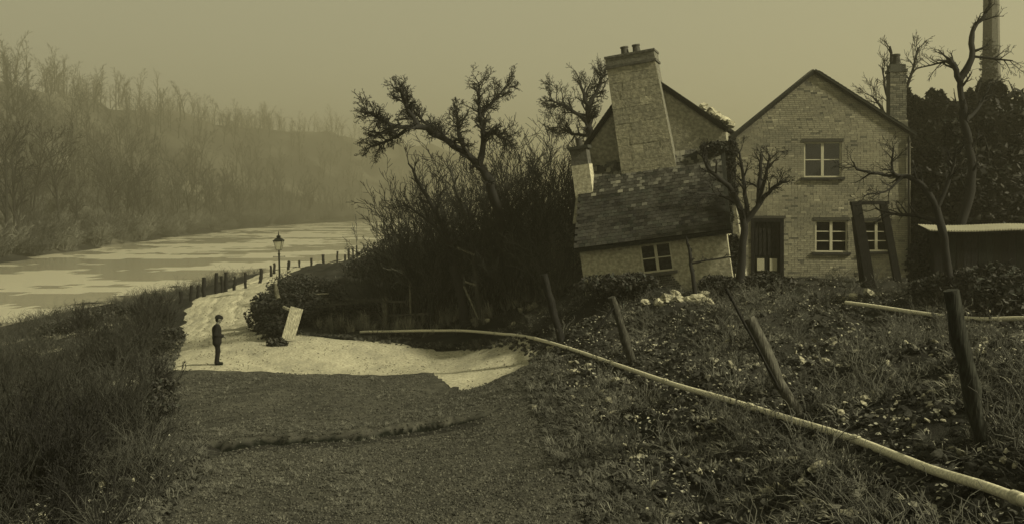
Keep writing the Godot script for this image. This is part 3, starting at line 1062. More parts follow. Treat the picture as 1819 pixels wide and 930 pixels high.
func sheds() -> void:
	# low dark shed with a bright corrugated roof
	var t := thing("dark_shed", "low black timber shed under a bright corrugated iron roof edge", "shed", Vector3(12.35, 2.9, -28))
	t.rotation.y = deg_to_rad(-12)
	var rng := seeded(5)
	var w := MB.new()
	w.box(Vector3(0.05, -0.8, -1.3), Vector3(4.4, 2.02, -0.06), grey(0.03))
	var wo := part(w, "wall", M.wood, t)
	for k in 22:
		var b := MB.new()
		b.box(Vector3(0.03 + 0.2 * k, -0.8, -0.058), Vector3(0.222 + 0.2 * k, 2.0 + rng.randf_range(-0.03, 0.03), -0.03 + rng.randf_range(0, 0.012)), grey(rng.randf_range(0.018, 0.035)))
		part(b, "plank", M.wood, wo)
	var r := MB.new()
	var nx := 190
	sheet(r, nx, 5, func(i, j): return Vector3(-0.18 + i * 0.0253, 2.1 + j * 0.03 + 0.018 * sin(i * 2.09) - 0.03 * sin(i * 0.045), 0.18 - j * 0.38), func(_p): return grey(0.62))
	for j in 1:
		for i in nx - 1:
			r.quad_out(r.v[i], r.v[i + 1], r.v[i + 1] - Vector3(0, 0.03, 0), r.v[i] - Vector3(0, 0.03, 0), Vector3(0, 0, 1), grey(0.62))
	part(r, "corrugated_roof", M.iron_pale, t)
	# small pale outhouse at the far end of the cottage
	var o := thing("outhouse", "small pale outhouse with tiny white window behind the bare trees", "shed", P(1003, 507, 40.5))
	o.rotation.y = deg_to_rad(-12)
	var ow := MB.new()
	cells(ow, -0.75, 0.75, -0.6, 1.75, [[-0.05, 0.4, 1.2, 1.65]], -0.2, 0.0, grey(0.42))
	prism(ow, [[-0.75, 1.75], [0.75, 1.75], [0.75, 2.3]], -0.2, 0.0, grey(0.42))
	ow.box(Vector3(-0.75, -0.6, -1.6), Vector3(-0.6, 1.75, -0.202), grey(0.4))
	ow.box(Vector3(0.6, -0.6, -1.6), Vector3(0.75, 2.25, -0.202), grey(0.4))
	ow.box(Vector3(-0.598, -0.6, -1.6), Vector3(0.598, 1.75, -1.45), grey(0.4))
	part(ow, "wall", M.plaster, o)
	window(o, -0.05, 0.4, 1.2, 1.65, -0.03, 1, 1, grey(0.75), grey(0.5))
	var orf := MB.new()
	slope_slab(orf, Vector2(-0.85, 1.73), Vector2(0.85, 2.35), -1.7, 0.1, 0.06, grey(0.05))
	part(orf, "roof", M.stone, o)
	# tall stack standing behind the ivy trees
	var c := thing("factory_chimney", "tall slim weathered chimney rising behind the ivy-covered trees", "chimney", Vector3(37.6, 4.5, -75))
	var ch := MB.new()
	ch.lathe(Vector3.ZERO, [[0.95, -1], [0.9, 0], [0.86, 1.0], [0.6, 15.0], [0.52, 23.0], [0.64, 23.1], [0.64, 23.6], [0.4, 23.6], [0.4, 22.0], [0.0, 22.0]], 8, grey(0.16), PI / 8)
	var cho := part(ch, "stack", M.plaster, c)
	for k in 6:
		var bd := MB.new()
		var y := 4.0 + k * 3.2
		var rr: float = pw([[1, 0.86], [15, 0.6], [23, 0.52]], y)
		bd.lathe(Vector3.ZERO, [[rr - 0.02, y], [rr + 0.02, y + 0.01], [rr + 0.02, y + 0.1], [rr - 0.03, y + 0.11]], 8, grey(0.06), PI / 8)
		part(bd, "iron_band", M.iron, cho)
	part(leafage([[Vector3(-0.1, 4, 0.1), Vector3(1.3, 4, 1.3)], [Vector3(0.1, 9, 0.2), Vector3(1.0, 3.2, 1.0)], [Vector3(-0.3, 12, 0.2), Vector3(0.6, 2.5, 0.8)]], 1300, 0.16, Vector2(0.02, 0.05), 31), "ivy", M.leaf, c).set_meta("kind", "stuff")

# ---------------------------------------------------------------- person: capsules joined smoothly, meshed as surface nets
func nets(mb: MB, caps: Array, cell: float, blend: float, t: Transform3D) -> void:
	var lo := Vector3.ONE * 1e9
	var hi := -lo
	for q in caps:
		for e in [0, 1]:
			lo = lo.min(q[e] - Vector3.ONE * (q[2 + e] + cell * 2.5))
			hi = hi.max(q[e] + Vector3.ONE * (q[2 + e] + cell * 2.5))
	var s := Vector3i(((hi - lo) / cell).ceil()) + Vector3i.ONE
	var f := PackedFloat32Array()
	f.resize(s.x * s.y * s.z)
	f.fill(1.0)
	for q in caps:
		var a: Vector3 = q[0]
		var ab: Vector3 = q[1] - a
		var ll := maxf(ab.length_squared(), 1e-9)
		var reach: float = maxf(q[2], q[3]) + blend + cell * 2.0
		var b0 := Vector3i(((a.min(q[1]) - Vector3.ONE * reach - lo) / cell).floor()).max(Vector3i.ZERO)
		var b1 := Vector3i(((a.max(q[1]) + Vector3.ONE * reach - lo) / cell).ceil()).min(s - Vector3i.ONE)
		for z in range(b0.z, b1.z + 1):
			for y in range(b0.y, b1.y + 1):
				for x in range(b0.x, b1.x + 1):
					var p := lo + Vector3(x, y, z) * cell
					var h := clampf((p - a).dot(ab) / ll, 0.0, 1.0)
					var e := p.distance_to(a + ab * h) - lerpf(q[2], q[3], h)
					var k := x + s.x * (y + s.y * z)
					var w := maxf(blend - absf(f[k] - e), 0.0) / blend
					f[k] = minf(f[k], e) - w * w * blend * 0.25
	var at := PackedInt32Array()
	at.resize(f.size())
	at.fill(-1)
	var offs := [0, 1, s.x, s.x + 1, s.x * s.y, s.x * s.y + 1, s.x * s.y + s.x, s.x * s.y + s.x + 1]
	var edges := [[0, 1], [2, 3], [4, 5], [6, 7], [0, 2], [1, 3], [4, 6], [5, 7], [0, 4], [1, 5], [2, 6], [3, 7]]
	for z in s.z - 1:
		for y in s.y - 1:
			for x in s.x - 1:
				var k := x + s.x * (y + s.y * z)
				var inside := 0
				for o in offs:
					if f[k + o] < 0.0:
						inside += 1
				if inside == 0 or inside == 8:
					continue
				var m := Vector3.ZERO
				var c := 0
				for e in edges:
					var va := f[k + offs[e[0]]]
					var vb := f[k + offs[e[1]]]
					if (va < 0.0) != (vb < 0.0):
						var r := va / (va - vb)
						var pa := Vector3(e[0] & 1, (e[0] >> 1) & 1, e[0] >> 2)
						var pb := Vector3(e[1] & 1, (e[1] >> 1) & 1, e[1] >> 2)
						m += pa.lerp(pb, r)
						c += 1
				var p := lo + (Vector3(x, y, z) + m / c) * cell
				var g := Vector3(f[k + 1] - f[k], f[k + s.x] - f[k], f[k + s.x * s.y] - f[k]) + Vector3(f[k + offs[7]] - f[k + offs[6]], f[k + offs[7]] - f[k + offs[5]], f[k + offs[7]] - f[k + offs[3]])
				at[k] = mb.v.size()
				mb.v.append(t * p)
				mb.n.append((t.basis * g).normalized())
				var best := 1e9
				var col := Color.WHITE
				for q in caps:
					var ab: Vector3 = q[1] - q[0]
					var h := clampf((p - q[0]).dot(ab) / maxf(ab.length_squared(), 1e-9), 0.0, 1.0)
					var e: float = p.distance_to(q[0] + ab * h) - lerpf(q[2], q[3], h)
					if e < best:
						best = e
						col = q[4]
				mb.c.append(col)
	var st := [1, s.x, s.x * s.y]
	for z in range(1, s.z - 1):
		for y in range(1, s.y - 1):
			for x in range(1, s.x - 1):
				var k := x + s.x * (y + s.y * z)
				for ax in 3:
					if (f[k] < 0.0) == (f[k + st[ax]] < 0.0):
						continue
					var u: int = st[(ax + 1) % 3]
					var w: int = st[(ax + 2) % 3]
					var q := [at[k - u - w], at[k - w], at[k], at[k - u]]
					if q.min() < 0:
						continue
					if f[k] < 0.0:
						mb.ix.append_array(PackedInt32Array([q[0], q[2], q[1], q[0], q[3], q[2]]))
					else:
						mb.ix.append_array(PackedInt32Array([q[0], q[1], q[2], q[0], q[2], q[3]]))

func person() -> void:
	var at := P(385, 651, 34)
	at.y = H(at.x, 34) + 0.035
	var t := thing("person", "person in dark suit and flat cap standing on the pale lane, hands together", "person", at)
	t.rotation.y = deg_to_rad(15)
	var suit := grey(0.018)
	var skin := grey(0.2)
	var boot := grey(0.012)
	var caps := [
		[Vector3(0.0, 0.96, -0.06), Vector3(0.0, 0.96, 0.06), 0.155, 0.155, suit], [Vector3(0.0, 0.82, -0.08), Vector3(0.0, 0.82, 0.08), 0.155, 0.155, suit],
		[Vector3(0.0, 1.0, 0), Vector3(-0.015, 1.27, 0), 0.155, 0.165, suit], [Vector3(0.0, 1.36, -0.11), Vector3(0.0, 1.36, 0.11), 0.095, 0.095, suit],
		[Vector3(0.01, 1.42, 0), Vector3(0.045, 1.53, 0), 0.062, 0.056, skin]]
	for s in [-1.0, 1.0]:
		caps.append([Vector3(0.0, 0.86, 0.085 * s), Vector3(0.03, 0.48, 0.09 * s), 0.098, 0.078, suit])
		caps.append([Vector3(0.03, 0.48, 0.09 * s), Vector3(-0.01, 0.12, 0.095 * s), 0.078, 0.082, suit])
		caps.append([Vector3(-0.02, 0.055, 0.095 * s), Vector3(0.17, 0.04, 0.12 * s), 0.05, 0.042, boot])
		caps.append([Vector3(0.0, 1.385, 0.17 * s), Vector3(-0.05, 1.11, 0.235 * s), 0.068, 0.056, suit])
		caps.append([Vector3(-0.05, 1.11, 0.235 * s), Vector3(0.2, 1.02, 0.085 * s), 0.055, 0.043, suit])
	var mb := MB.new()
	nets(mb, caps, 0.018, 0.05, Transform3D.IDENTITY)
	# hands: palm, four fingers and a thumb closing on one another
	for s in [-1.0, 1.0]:
		var w := Vector3(0.2, 1.02, 0.085 * s)
		var h := [[w, Vector3(0.25, 1.0, 0.05 * s), 0.028, 0.03, skin], [Vector3(0.25, 1.0, 0.05 * s), Vector3(0.275, 0.985, 0.035 * s), 0.032, 0.026, skin]]
		for k in 4:
			var y: float = 1.018 - 0.02 * k + 0.012 * s
			var ln: float = [0.9, 1.0, 0.95, 0.75][k]
			var a := Vector3(0.27, y - 0.008, 0.045 * s)
			var b := a + Vector3(0.035, -0.006, -0.02 * s) * ln
			var e := b + Vector3(0.008, -0.008, -0.035 * s) * ln
			var g := e + Vector3(-0.018, -0.006, -0.018 * s) * ln
			h.append([a, b, 0.0095, 0.009, skin])
			h.append([b, e, 0.009, 0.0085, skin])
			h.append([e, g, 0.0085, 0.0075, skin])
		h.append([Vector3(0.235, 1.02, 0.05 * s), Vector3(0.262, 1.046, 0.03 * s), 0.012, 0.011, skin])
		h.append([Vector3(0.262, 1.046, 0.03 * s), Vector3(0.292, 1.045, 0.012 * s), 0.011, 0.009, skin])
		nets(mb, h, 0.0045, 0.008, Transform3D.IDENTITY)
	# head with brow, nose, chin and ears, bent a little forward
	var hd := Transform3D(Basis(Vector3(0, 0, 1), -0.16), Vector3(0.06, 1.6, 0))
	var face := [[Vector3(-0.02, 0.03, 0), Vector3(0.015, 0.03, 0), 0.086, 0.08, skin], [Vector3(0.02, -0.03, 0), Vector3(0.045, -0.075, 0), 0.062, 0.042, skin], [Vector3(0.09, 0.01, 0), Vector3(0.108, -0.022, 0), 0.011, 0.014, skin], [Vector3(0.082, 0.03, -0.03), Vector3(0.082, 0.03, 0.03), 0.016, 0.016, skin],
		[Vector3(0.08, -0.052, -0.016), Vector3(0.08, -0.052, 0.016), 0.013, 0.013, grey(0.2)]]
	for s in [-1.0, 1.0]:
		face.append([Vector3(-0.005, 0.015, 0.082 * s), Vector3(-0.012, -0.02, 0.084 * s), 0.018, 0.012, skin])
		face.append([Vector3(0.086, 0.008, 0.031 * s), Vector3(0.087, 0.008, 0.034 * s), 0.010, 0.010, grey(0.03)])
	nets(mb, face, 0.007, 0.02, hd)
	part(mb, "body", M.cloth, t)
	var hair := MB.new()
	nets(hair, [[Vector3(-0.04, 0.035, -0.01), Vector3(-0.04, 0.035, 0.01), 0.085, 0.085, grey(0.02)], [Vector3(-0.06, -0.03, 0), Vector3(-0.05, -0.045, 0), 0.05, 0.045, grey(0.02)]], 0.012, 0.03, hd)
	part(hair, "hair", M.cloth, t)
	var cap := MB.new()
	nets(cap, [[Vector3(-0.06, 0.085, -0.03), Vector3(-0.06, 0.085, 0.03), 0.085, 0.085, suit], [Vector3(-0.02, 0.1, 0), Vector3(0.06, 0.085, 0), 0.092, 0.075, suit], [Vector3(0.07, 0.075, -0.045), Vector3(0.07, 0.075, 0.045), 0.016, 0.016, suit], [Vector3(0.13, 0.06, -0.035), Vector3(0.13, 0.06, 0.035), 0.016, 0.016, suit]], 0.01, 0.03, hd)
	part(cap, "flat_cap", M.cloth, t)
	var lapel := MB.new()
	lapel.hexa([Vector3(0.125, 1.16, -0.03), Vector3(0.125, 1.16, 0.03), Vector3(0.152, 1.16, 0.012), Vector3(0.152, 1.16, -0.012), Vector3(0.06, 1.42, -0.05), Vector3(0.06, 1.42, 0.05), Vector3(0.1, 1.43, 0.03), Vector3(0.1, 1.43, -0.03)], grey(0.2))
	part(lapel, "shirt_front", M.cloth, t)

# ---------------------------------------------------------------- small built things
func gas_lamp() -> void:
	var g := P(497, 0, 55)
	g.y = H(g.x, 55) - 0.05
	var t := thing("gas_lamp", "old gas street lamp with four-sided glass lantern beside the lane", "street lamp", g)
	t.rotation.z = deg_to_rad(1.5)
	t.scale = Vector3.ONE * 0.84
	var ir := grey(0.02)
	var post := MB.new()
	post.lathe(Vector3.ZERO, [[0.2, -0.3], [0.2, 0.25], [0.15, 0.32], [0.13, 0.8], [0.1, 0.88], [0.1, 0.95], [0.075, 1.0], [0.062, 2.55], [0.09, 2.6], [0.09, 2.66], [0.055, 2.7], [0.05, 2.9], [0.0, 2.9]], 12, ir)
	part(post, "post", M.iron, t)
	var bar := MB.new()
	bar.tube([Vector3(-0.38, 2.45, 0), Vector3(0.38, 2.45, 0)], [0.02, 0.02], 6, ir, true)
	for x in [-0.38, 0.38]:
		bar.lathe(Vector3(x, 2.41, 0), [[0.0, 0.0], [0.03, 0.02], [0.03, 0.06], [0.0, 0.08]], 8, ir)
	part(bar, "ladder_bar", M.iron, t)
	var fr := MB.new()
	var b := 2.9
	var h := 0.62
	var lo := 0.15
	var hi := 0.29
	var cb := []
	var ct := []
	for q in [[-1, -1], [1, -1], [1, 1], [-1, 1]]:
		cb.append(Vector3(q[0] * lo, b, q[1] * lo))
		ct.append(Vector3(q[0] * hi, b + h, q[1] * hi))
	for k in 4:
		fr.bar(cb[k], ct[k], 0.03, 0.03, ir)
		fr.bar(cb[k], cb[(k + 1) % 4], 0.03, 0.03, ir)
		fr.bar(ct[k], ct[(k + 1) % 4], 0.045, 0.045, ir)
	fr.bar(Vector3(0, b, -lo), Vector3(0, b, lo), 0.03, 0.02, ir)
	var f := part(fr, "lantern", M.iron, t)
	for k in 4:
		var g2 := MB.new()
		var m := Vector3(0, b + h / 2, 0)
		var q := [cb[k], cb[(k + 1) % 4], ct[(k + 1) % 4], ct[k]]
		var mid: Vector3 = (q[0] + q[2]) / 2
		var inn := (m - mid).normalized() * 0.004
		g2.hexa([q[0], q[1], q[2], q[3], q[0] + inn, q[1] + inn, q[2] + inn, q[3] + inn], Color.WHITE)
		part(g2, "pane", M.lampglass, f)
	var bn := MB.new()
	bn.tube([Vector3(0, b, 0), Vector3(0, b + 0.22, 0)], [0.012, 0.012], 6, ir, true)
	bn.lathe(Vector3(0, b + 0.2, 0), [[0.02, 0.0], [0.035, 0.06], [0.02, 0.12], [0.0, 0.12]], 8, grey(0.6))
	part(bn, "burner", M.iron, f)
	var rf := MB.new()
	rf.lathe(Vector3(0, b + h, 0), [[0.46, 0.0], [0.47, 0.03], [0.2, 0.2], [0.16, 0.2], [0.16, 0.3], [0.2, 0.31], [0.06, 0.4], [0.03, 0.46], [0.05, 0.5], [0.03, 0.55], [0.012, 0.66], [0.0, 0.68]], 4, ir, PI / 4)
	part(rf, "lantern_roof", M.iron, f)

func post_shape(a: Vector3, b: Vector3, w: float, col: Color, sd: int) -> MB:
	# weathered round-cornered stake from a up to b, top cut askew
	var rng := seeded(sd)
	var mb := MB.new()
	var pts := []
	var rad := []
	for k in 9:
		var t := k / 8.0
		pts.append(a.lerp(b, t) + Vector3(rng.randf_range(-1, 1), 0, rng.randf_range(-1, 1)) * w * 0.1)
		rad.append(w * 0.5 * rng.randf_range(0.9, 1.08) * (1.04 - 0.1 * t))
	mb.tube(pts, rad, 6, col, true, 0.2, rng)
	return mb

func fences() -> void:
	# posts along the river side of the lane
	var k := 0
	for q in [[322, 522, 534, 57], [339, 511, 533, 57.5], [350, 511, 532, 58], [362, 497, 531, 58.5], [383, 489, 524, 61], [395, 495, 524, 61.5], [401, 488, 518, 63.5], [415, 495, 515, 65], [436, 488, 509, 67.5], [462, 481, 500, 72], [482, 476, 496, 76], [487, 472, 494, 78], [511, 468, 491, 80], [532, 467, 489, 82], [552, 463, 488, 83], [575, 457, 484, 86], [599, 451, 481, 89], [611, 457, 479, 91], [620, 446, 477, 94], [626, 445, 475, 96], [635, 441, 473, 98]]:
		var a := P(q[0], q[2], q[3])
		var b := P(q[0] + (k * 7 % 5 - 2) * 0.9, q[1] - 5, q[3])
		a.y = minf(a.y, H(a.x, q[3])) - 0.3
		var o := single(post_shape(a, b, 0.2 if k % 3 else 0.26, grey(0.03), 300 + k), "lane_post", M.wood, "dark stake of the riverside fence, %s from the near end" % ORD[mini(k, 19)] if k < 20 else "dark stake of the riverside fence, last before the big bush", "post", "stakes along the river side of the lane")
		o.set_meta("kind", "thing")
		k += 1
	# leaning posts along the pipe
	var lp := [[[992, 588, 30.8], [965, 487, 30.8], 0.27, 0.03, "dark leaning post, smallest and farthest of those behind the gas pipe"], [[1124, 640, 24.4], [1088, 527, 24.3], 0.24, 0.1, "grey leaning post with a side strut, second farthest behind the pipe"], [[1418, 742, 15.7], [1328, 562, 15.6], 0.24, 0.16, "weathered pale post leaning steeply over beside the gas pipe"], [[1745, 790, 11.2], [1690, 515, 11.0], 0.2, 0.06, "tall dark leaning post at the picture's edge, nearest of all posts"]]
	k = 0
	for q in lp:
		var a := P(q[0][0], q[0][1], q[0][2])
		var b := P(q[1][0], q[1][1], q[1][2])
		var t := thing("leaning_post", q[4], "post", Vector3.ZERO, "posts leaning along the gas pipe")
		part(post_shape(a - (b - a) * 0.25, b, q[2], grey(q[3]), 40 + k), "stake", M.wood, t)
		if k == 1:
			part(post_shape(P(1056, 592, 24.1), P(1090, 545, 24.2), 0.07, grey(0.03), 61), "strut", M.wood, t)
		if k == 2:
			part(post_shape(P(1385, 690, 15.4), P(1290, 512, 15.5), 0.05, grey(0.03), 62), "stick", M.wood, t)
		k += 1
	# rail fence round the garden corner
	var rf := thing("rail_fence", "rough post and rail fence at the foot of the bare thicket", "fence")
	var tops := []
	k = 0
	for q in [[565, 540, 604, 43.0], [612, 528, 600, 42.4], [686, 526, 588, 41.2], [731, 498, 590, 40.6], [742, 508, 590, 40.4], [770, 520, 592, 40]]:
		var a := P(q[0], q[2], q[3])
		var b := P(q[0] - 3, q[1], q[3])
		a.y = H(a.x, q[3]) - 0.3
		part(post_shape(a, b, [0.1, 0.1, 0.28, 0.12, 0.3, 0.2][k], grey([0.06, 0.06, 0.2, 0.3, 0.05, 0.04][k]), 70 + k), "post", M.wood, rf)
		tops.append(b)
		k += 1
	for q in [[[560, 545, 42.9], [690, 530, 41.1]], [[608, 531, 42.3], [722, 536, 40.6]], [[690, 560, 41.1], [770, 556, 39.9]], [[562, 572, 42.9], [690, 570, 41.1]]]:
		var m := MB.new()
		m.bar(P(q[0][0], q[0][1], q[0][2]), P(q[1][0], q[1][1], q[1][2]), 0.05, 0.09, grey(0.12))
		part(m, "rail", M.wood, rf)
	# broken rails among the trees
	var br := [[[812, 440, 39], [843, 453, 39], 0.1, "pale broken rail lodged high between two tree trunks"], [[824, 508, 38.8], [850, 566, 38.4], 0.09, "thin pale pole leaning down to the pipe under the trees"], [[826, 500, 38.6], [845, 506, 38.6], 0.1, "short pale batten caught against the leaning trunk"]]
	k = 0
	for q in br:
		single(post_shape(P(q[0][0], q[0][1], q[0][2]), P(q[1][0], q[1][1], q[1][2]), q[2], grey(0.3), 90 + k), "broken_rail", M.wood, q[3], "rail")
		k += 1

func gas_main() -> void:
	var runs := [
		[[[640, 591, 40.6], [700, 588, 39.6], [770, 586, 38.6], [830, 588, 37.7], [890, 593, 35.5], [950, 602, 32.5], [1025, 624, 28], [1100, 650, 24], [1200, 681, 20], [1300, 712, 17.5], [1400, 743, 15.3], [1500, 775, 13.3], [1650, 828, 10.8], [1760, 867, 9.6], [1900, 917, 8.4]], "long curving pale gas pipe lying down the slope to the lane"],
		[[[1503, 543, 27], [1560, 549, 26], [1640, 560, 24.5], [1720, 573, 23.1], [1790, 584, 22], [1900, 600, 20.6]], "shorter straight pale pipe lying on the garden above the posts"]]
	for r in runs:
		var t := thing("gas_pipe", r[1], "pipe", Vector3.ZERO, "lengths of the burst gas main")
		var pts := []
		for q in r[0]:
			var p := P(q[0], q[1], q[2])
			p.y = maxf(p.y, H(p.x, q[2]) + (0.07 if r[0].size() > 8 else 0.2))
			pts.append(p)
		var line := []
		var rad := []
		for j in pts.size() - 1:
			for s in 6:
				line.append(pts[j].cubic_interpolate(pts[j + 1], pts[maxi(j - 1, 0)], pts[mini(j + 2, pts.size() - 1)], s / 6.0))
		line.append(pts[-1])
		for pass_k in 12:
			for j in range(1, line.size() - 1):
				line[j].y = maxf((line[j - 1].y + line[j].y * 2.0 + line[j + 1].y) / 4.0, H(line[j].x, -line[j].z) + 0.06)
		for p in line:
			rad.append(0.055)
		var mb := MB.new()
		mb.tube(line, rad, 12, grey(0.85), true)
		part(mb, "pipe", M.pipe, t)
		var from := 0.0
		for j in range(1, line.size() - 1):
			from += line[j].distance_to(line[j - 1])
			if from > 3.6:
				from = 0.0
				var d: Vector3 = (line[j + 1] - line[j]).normalized()
				var c := MB.new()
				c.tube([line[j] - d * 0.07, line[j] - d * 0.06, line[j] + d * 0.06, line[j] + d * 0.07], [0.058, 0.07, 0.07, 0.058], 12, grey(0.6), true)
				part(c, "collar", M.pipe, t)

func oddments() -> void:
	# timber frame leaning in front of the house
	var f := thing("timber_frame", "dark timber doorway frame standing askew before the brick house", "frame")
	var g := grey(0.018)
	for q in [["post", [1548, 512, 33.5], [1521, 362, 33.4], 0.34], ["post", [1598, 508, 33.9], [1569, 360, 33.7], 0.24], ["post", [1534, 512, 33.6], [1517, 386, 33.6], 0.12]]:
		var mb := MB.new()
		mb.bar(P(q[1][0], q[1][1] + 6, q[1][2]), P(q[2][0], q[2][1], q[2][2]), q[3], 0.16, g, Vector3(0, 0, 1))
		part(mb, q[0], M.wood, f)
	var tb := MB.new()
	tb.bar(P(1512, 361, 33.42), P(1578, 360, 33.72), 0.15, 0.12, g)
	part(tb, "head_beam", M.wood, f)
	# pale boards by the lamp
	var bd := MB.new()
	bd.bar(P(511, 602, 39.1), P(527, 546, 39.5), 0.52, 0.07, grey(0.62), Vector3(0.35, 0.25, 1).normalized())
	single(bd, "pale_board", M.wood, "wide pale board leaning over beside the dark hedge below the lamp", "board")
	var b2 := MB.new()
	b2.tube([P(489, 503, 42.4), P(490, 513, 42.35), P(491.5, 522, 42.3), P(494, 530, 42.2)], [0.06, 0.1, 0.1, 0.09], 6, grey(0.5), true)
	single(b2, "split_post", M.wood, "crooked pale split post standing under the gas lamp", "post")
	var b3 := MB.new()
	b3.bar(P(503, 544, 39.8), P(520, 552, 39.7), 0.16, 0.08, grey(0.55))
	single(b3, "board_end", M.wood, "short pale board end above the wide leaning board", "board")
	var b4 := MB.new()
	b4.bar(P(561, 522, 44.4), P(583, 521, 44.4), 0.14, 0.05, grey(0.4))
	single(b4, "fallen_batten", M.wood, "small pale batten lying on top of the dark hedge bank", "board")
	# little dark crate in the scrub on the river bank
	var c := thing("crate", "small dark crate half hidden in the river bank scrub", "crate", P(214, 800, 19))
	c.position.y = H(c.position.x, 19) + 0.05
	c.rotation = Vector3(0.1, 0.5, 0.08)
	for k in 4:
		for s in [0, 1]:
			var m := MB.new()
			var z: float = -0.18 + 0.36 * s
			m.box(Vector3(-0.2, 0.08 * k, z - 0.01), Vector3(0.2, 0.08 * k + 0.07, z + 0.01), grey(0.03))
			part(m, "slat", M.wood, c)
			var m2 := MB.new()
			var x: float = -0.19 + 0.38 * s
			m2.box(Vector3(x - 0.01, 0.08 * k, -0.168), Vector3(x + 0.01, 0.08 * k + 0.07, 0.168), grey(0.03))
			part(m2, "slat", M.wood, c)
	var cb := MB.new()
	cb.box(Vector3(-0.19, 0.0, -0.17), Vector3(0.19, 0.015, 0.17), grey(0.03))
	part(cb, "base_board", M.wood, c)
	# pale rubble: heaps and single stones, each a thing
	var rng := seeded(404)
	var spots := []
	for q in [[1168, 538, 30.8, 0.3], [1176, 543, 30.6, 0.26], [1184, 530, 31, 0.42], [1192, 538, 30.8, 0.42], [1201, 522, 31.2, 0.34], [1206, 540, 30.6, 0.3], [1222, 533, 31, 0.3], [1240, 530, 31, 0.46], [1248, 526, 31.2, 0.42], [1256, 536, 30.9, 0.38], [1146, 536, 31, 0.26], [1262, 545, 30.5, 0.25]]:
		spots.append(q + ["pale broken masonry lump in the heap below the lean-to window", "masonry heaped below the lean-to"])
	for q in [[928, 538, 38, 0.5], [940, 540, 37.9, 0.55], [950, 542, 37.8, 0.4], [868, 533, 39.4, 0.34], [869, 546, 39, 0.32], [866, 557, 38.6, 0.3], [841, 529, 39.5, 0.3], [835, 547, 39, 0.3], [912, 562, 36.5, 0.24]]:
		spots.append(q + ["pale stone lying among the tree trunks above the pipe", "stones under the bare trees"])
	for q in [[1630, 538, 28.5, 0.4], [1638, 546, 27.5, 0.35], [1628, 530, 29, 0.25], [1545, 516, 31, 0.5], [1560, 517, 31, 0.4], [1516, 530, 29.8, 0.3], [1745, 508, 26, 0.3], [1755, 545, 24, 0.25], [1652, 538, 28, 0.2]]:
		spots.append(q + ["pale stone lying in the garden before the brick house", "stones before the brick house"])
	for q in [[890, 722, 25.5, 0.15], [888, 747, 24, 0.2], [925, 768, 22.8, 0.2], [950, 776, 22.3, 0.22], [1045, 655, 25.6, 0.24], [1050, 668, 24.6, 0.2], [1095, 690, 22.5, 0.24], [1495, 764, 14.6, 0.16], [1500, 763, 14.4, 0.13], [1590, 763, 13.6, 0.12], [1675, 757, 12.6, 0.17], [1470, 650, 20, 0.22], [1465, 652, 20.2, 0.18], [1640, 715, 14.6, 0.14], [1130, 790, 19, 0.12], [1138, 792, 19, 0.1], [1015, 648, 27, 0.2], [984, 690, 26, 0.2]]:
		spots.append(q + ["small pale stone scattered on the slipped bank below the house", "stones scattered over the slip"])
	for q in [[205, 812, 19.5, 0.2], [190, 820, 19.2, 0.26], [232, 808, 19.4, 0.22], [222, 822, 19, 0.18], [180, 826, 18.8, 0.2]]:
		spots.append(q + ["pale stone in the scrub around the little dark crate", "stones by the crate"])
	for q in spots:
		if q[5] == "masonry heaped below the lean-to":
			q[3] *= 1.35
		var p := P(q[0], q[1], q[2])
		var y := G(p.x, q[2]).y
		p.y = y + q[3] * 0.22 if absf(p.y - y) > 0.35 else maxf(p.y, y + q[3] * 0.15)
		p.y = minf(p.y, y + q[3] * (0.7 if q[5] == "masonry heaped below the lean-to" else 0.2))
		var mb := MB.new()
		mb.rock(p, Vector3(1.05, 0.62, 0.8) * q[3], grey(rng.randf_range(0.42, 0.65)), rng)
		single(mb, "rubble_stone", M.stone, q[4], "stone", q[5])

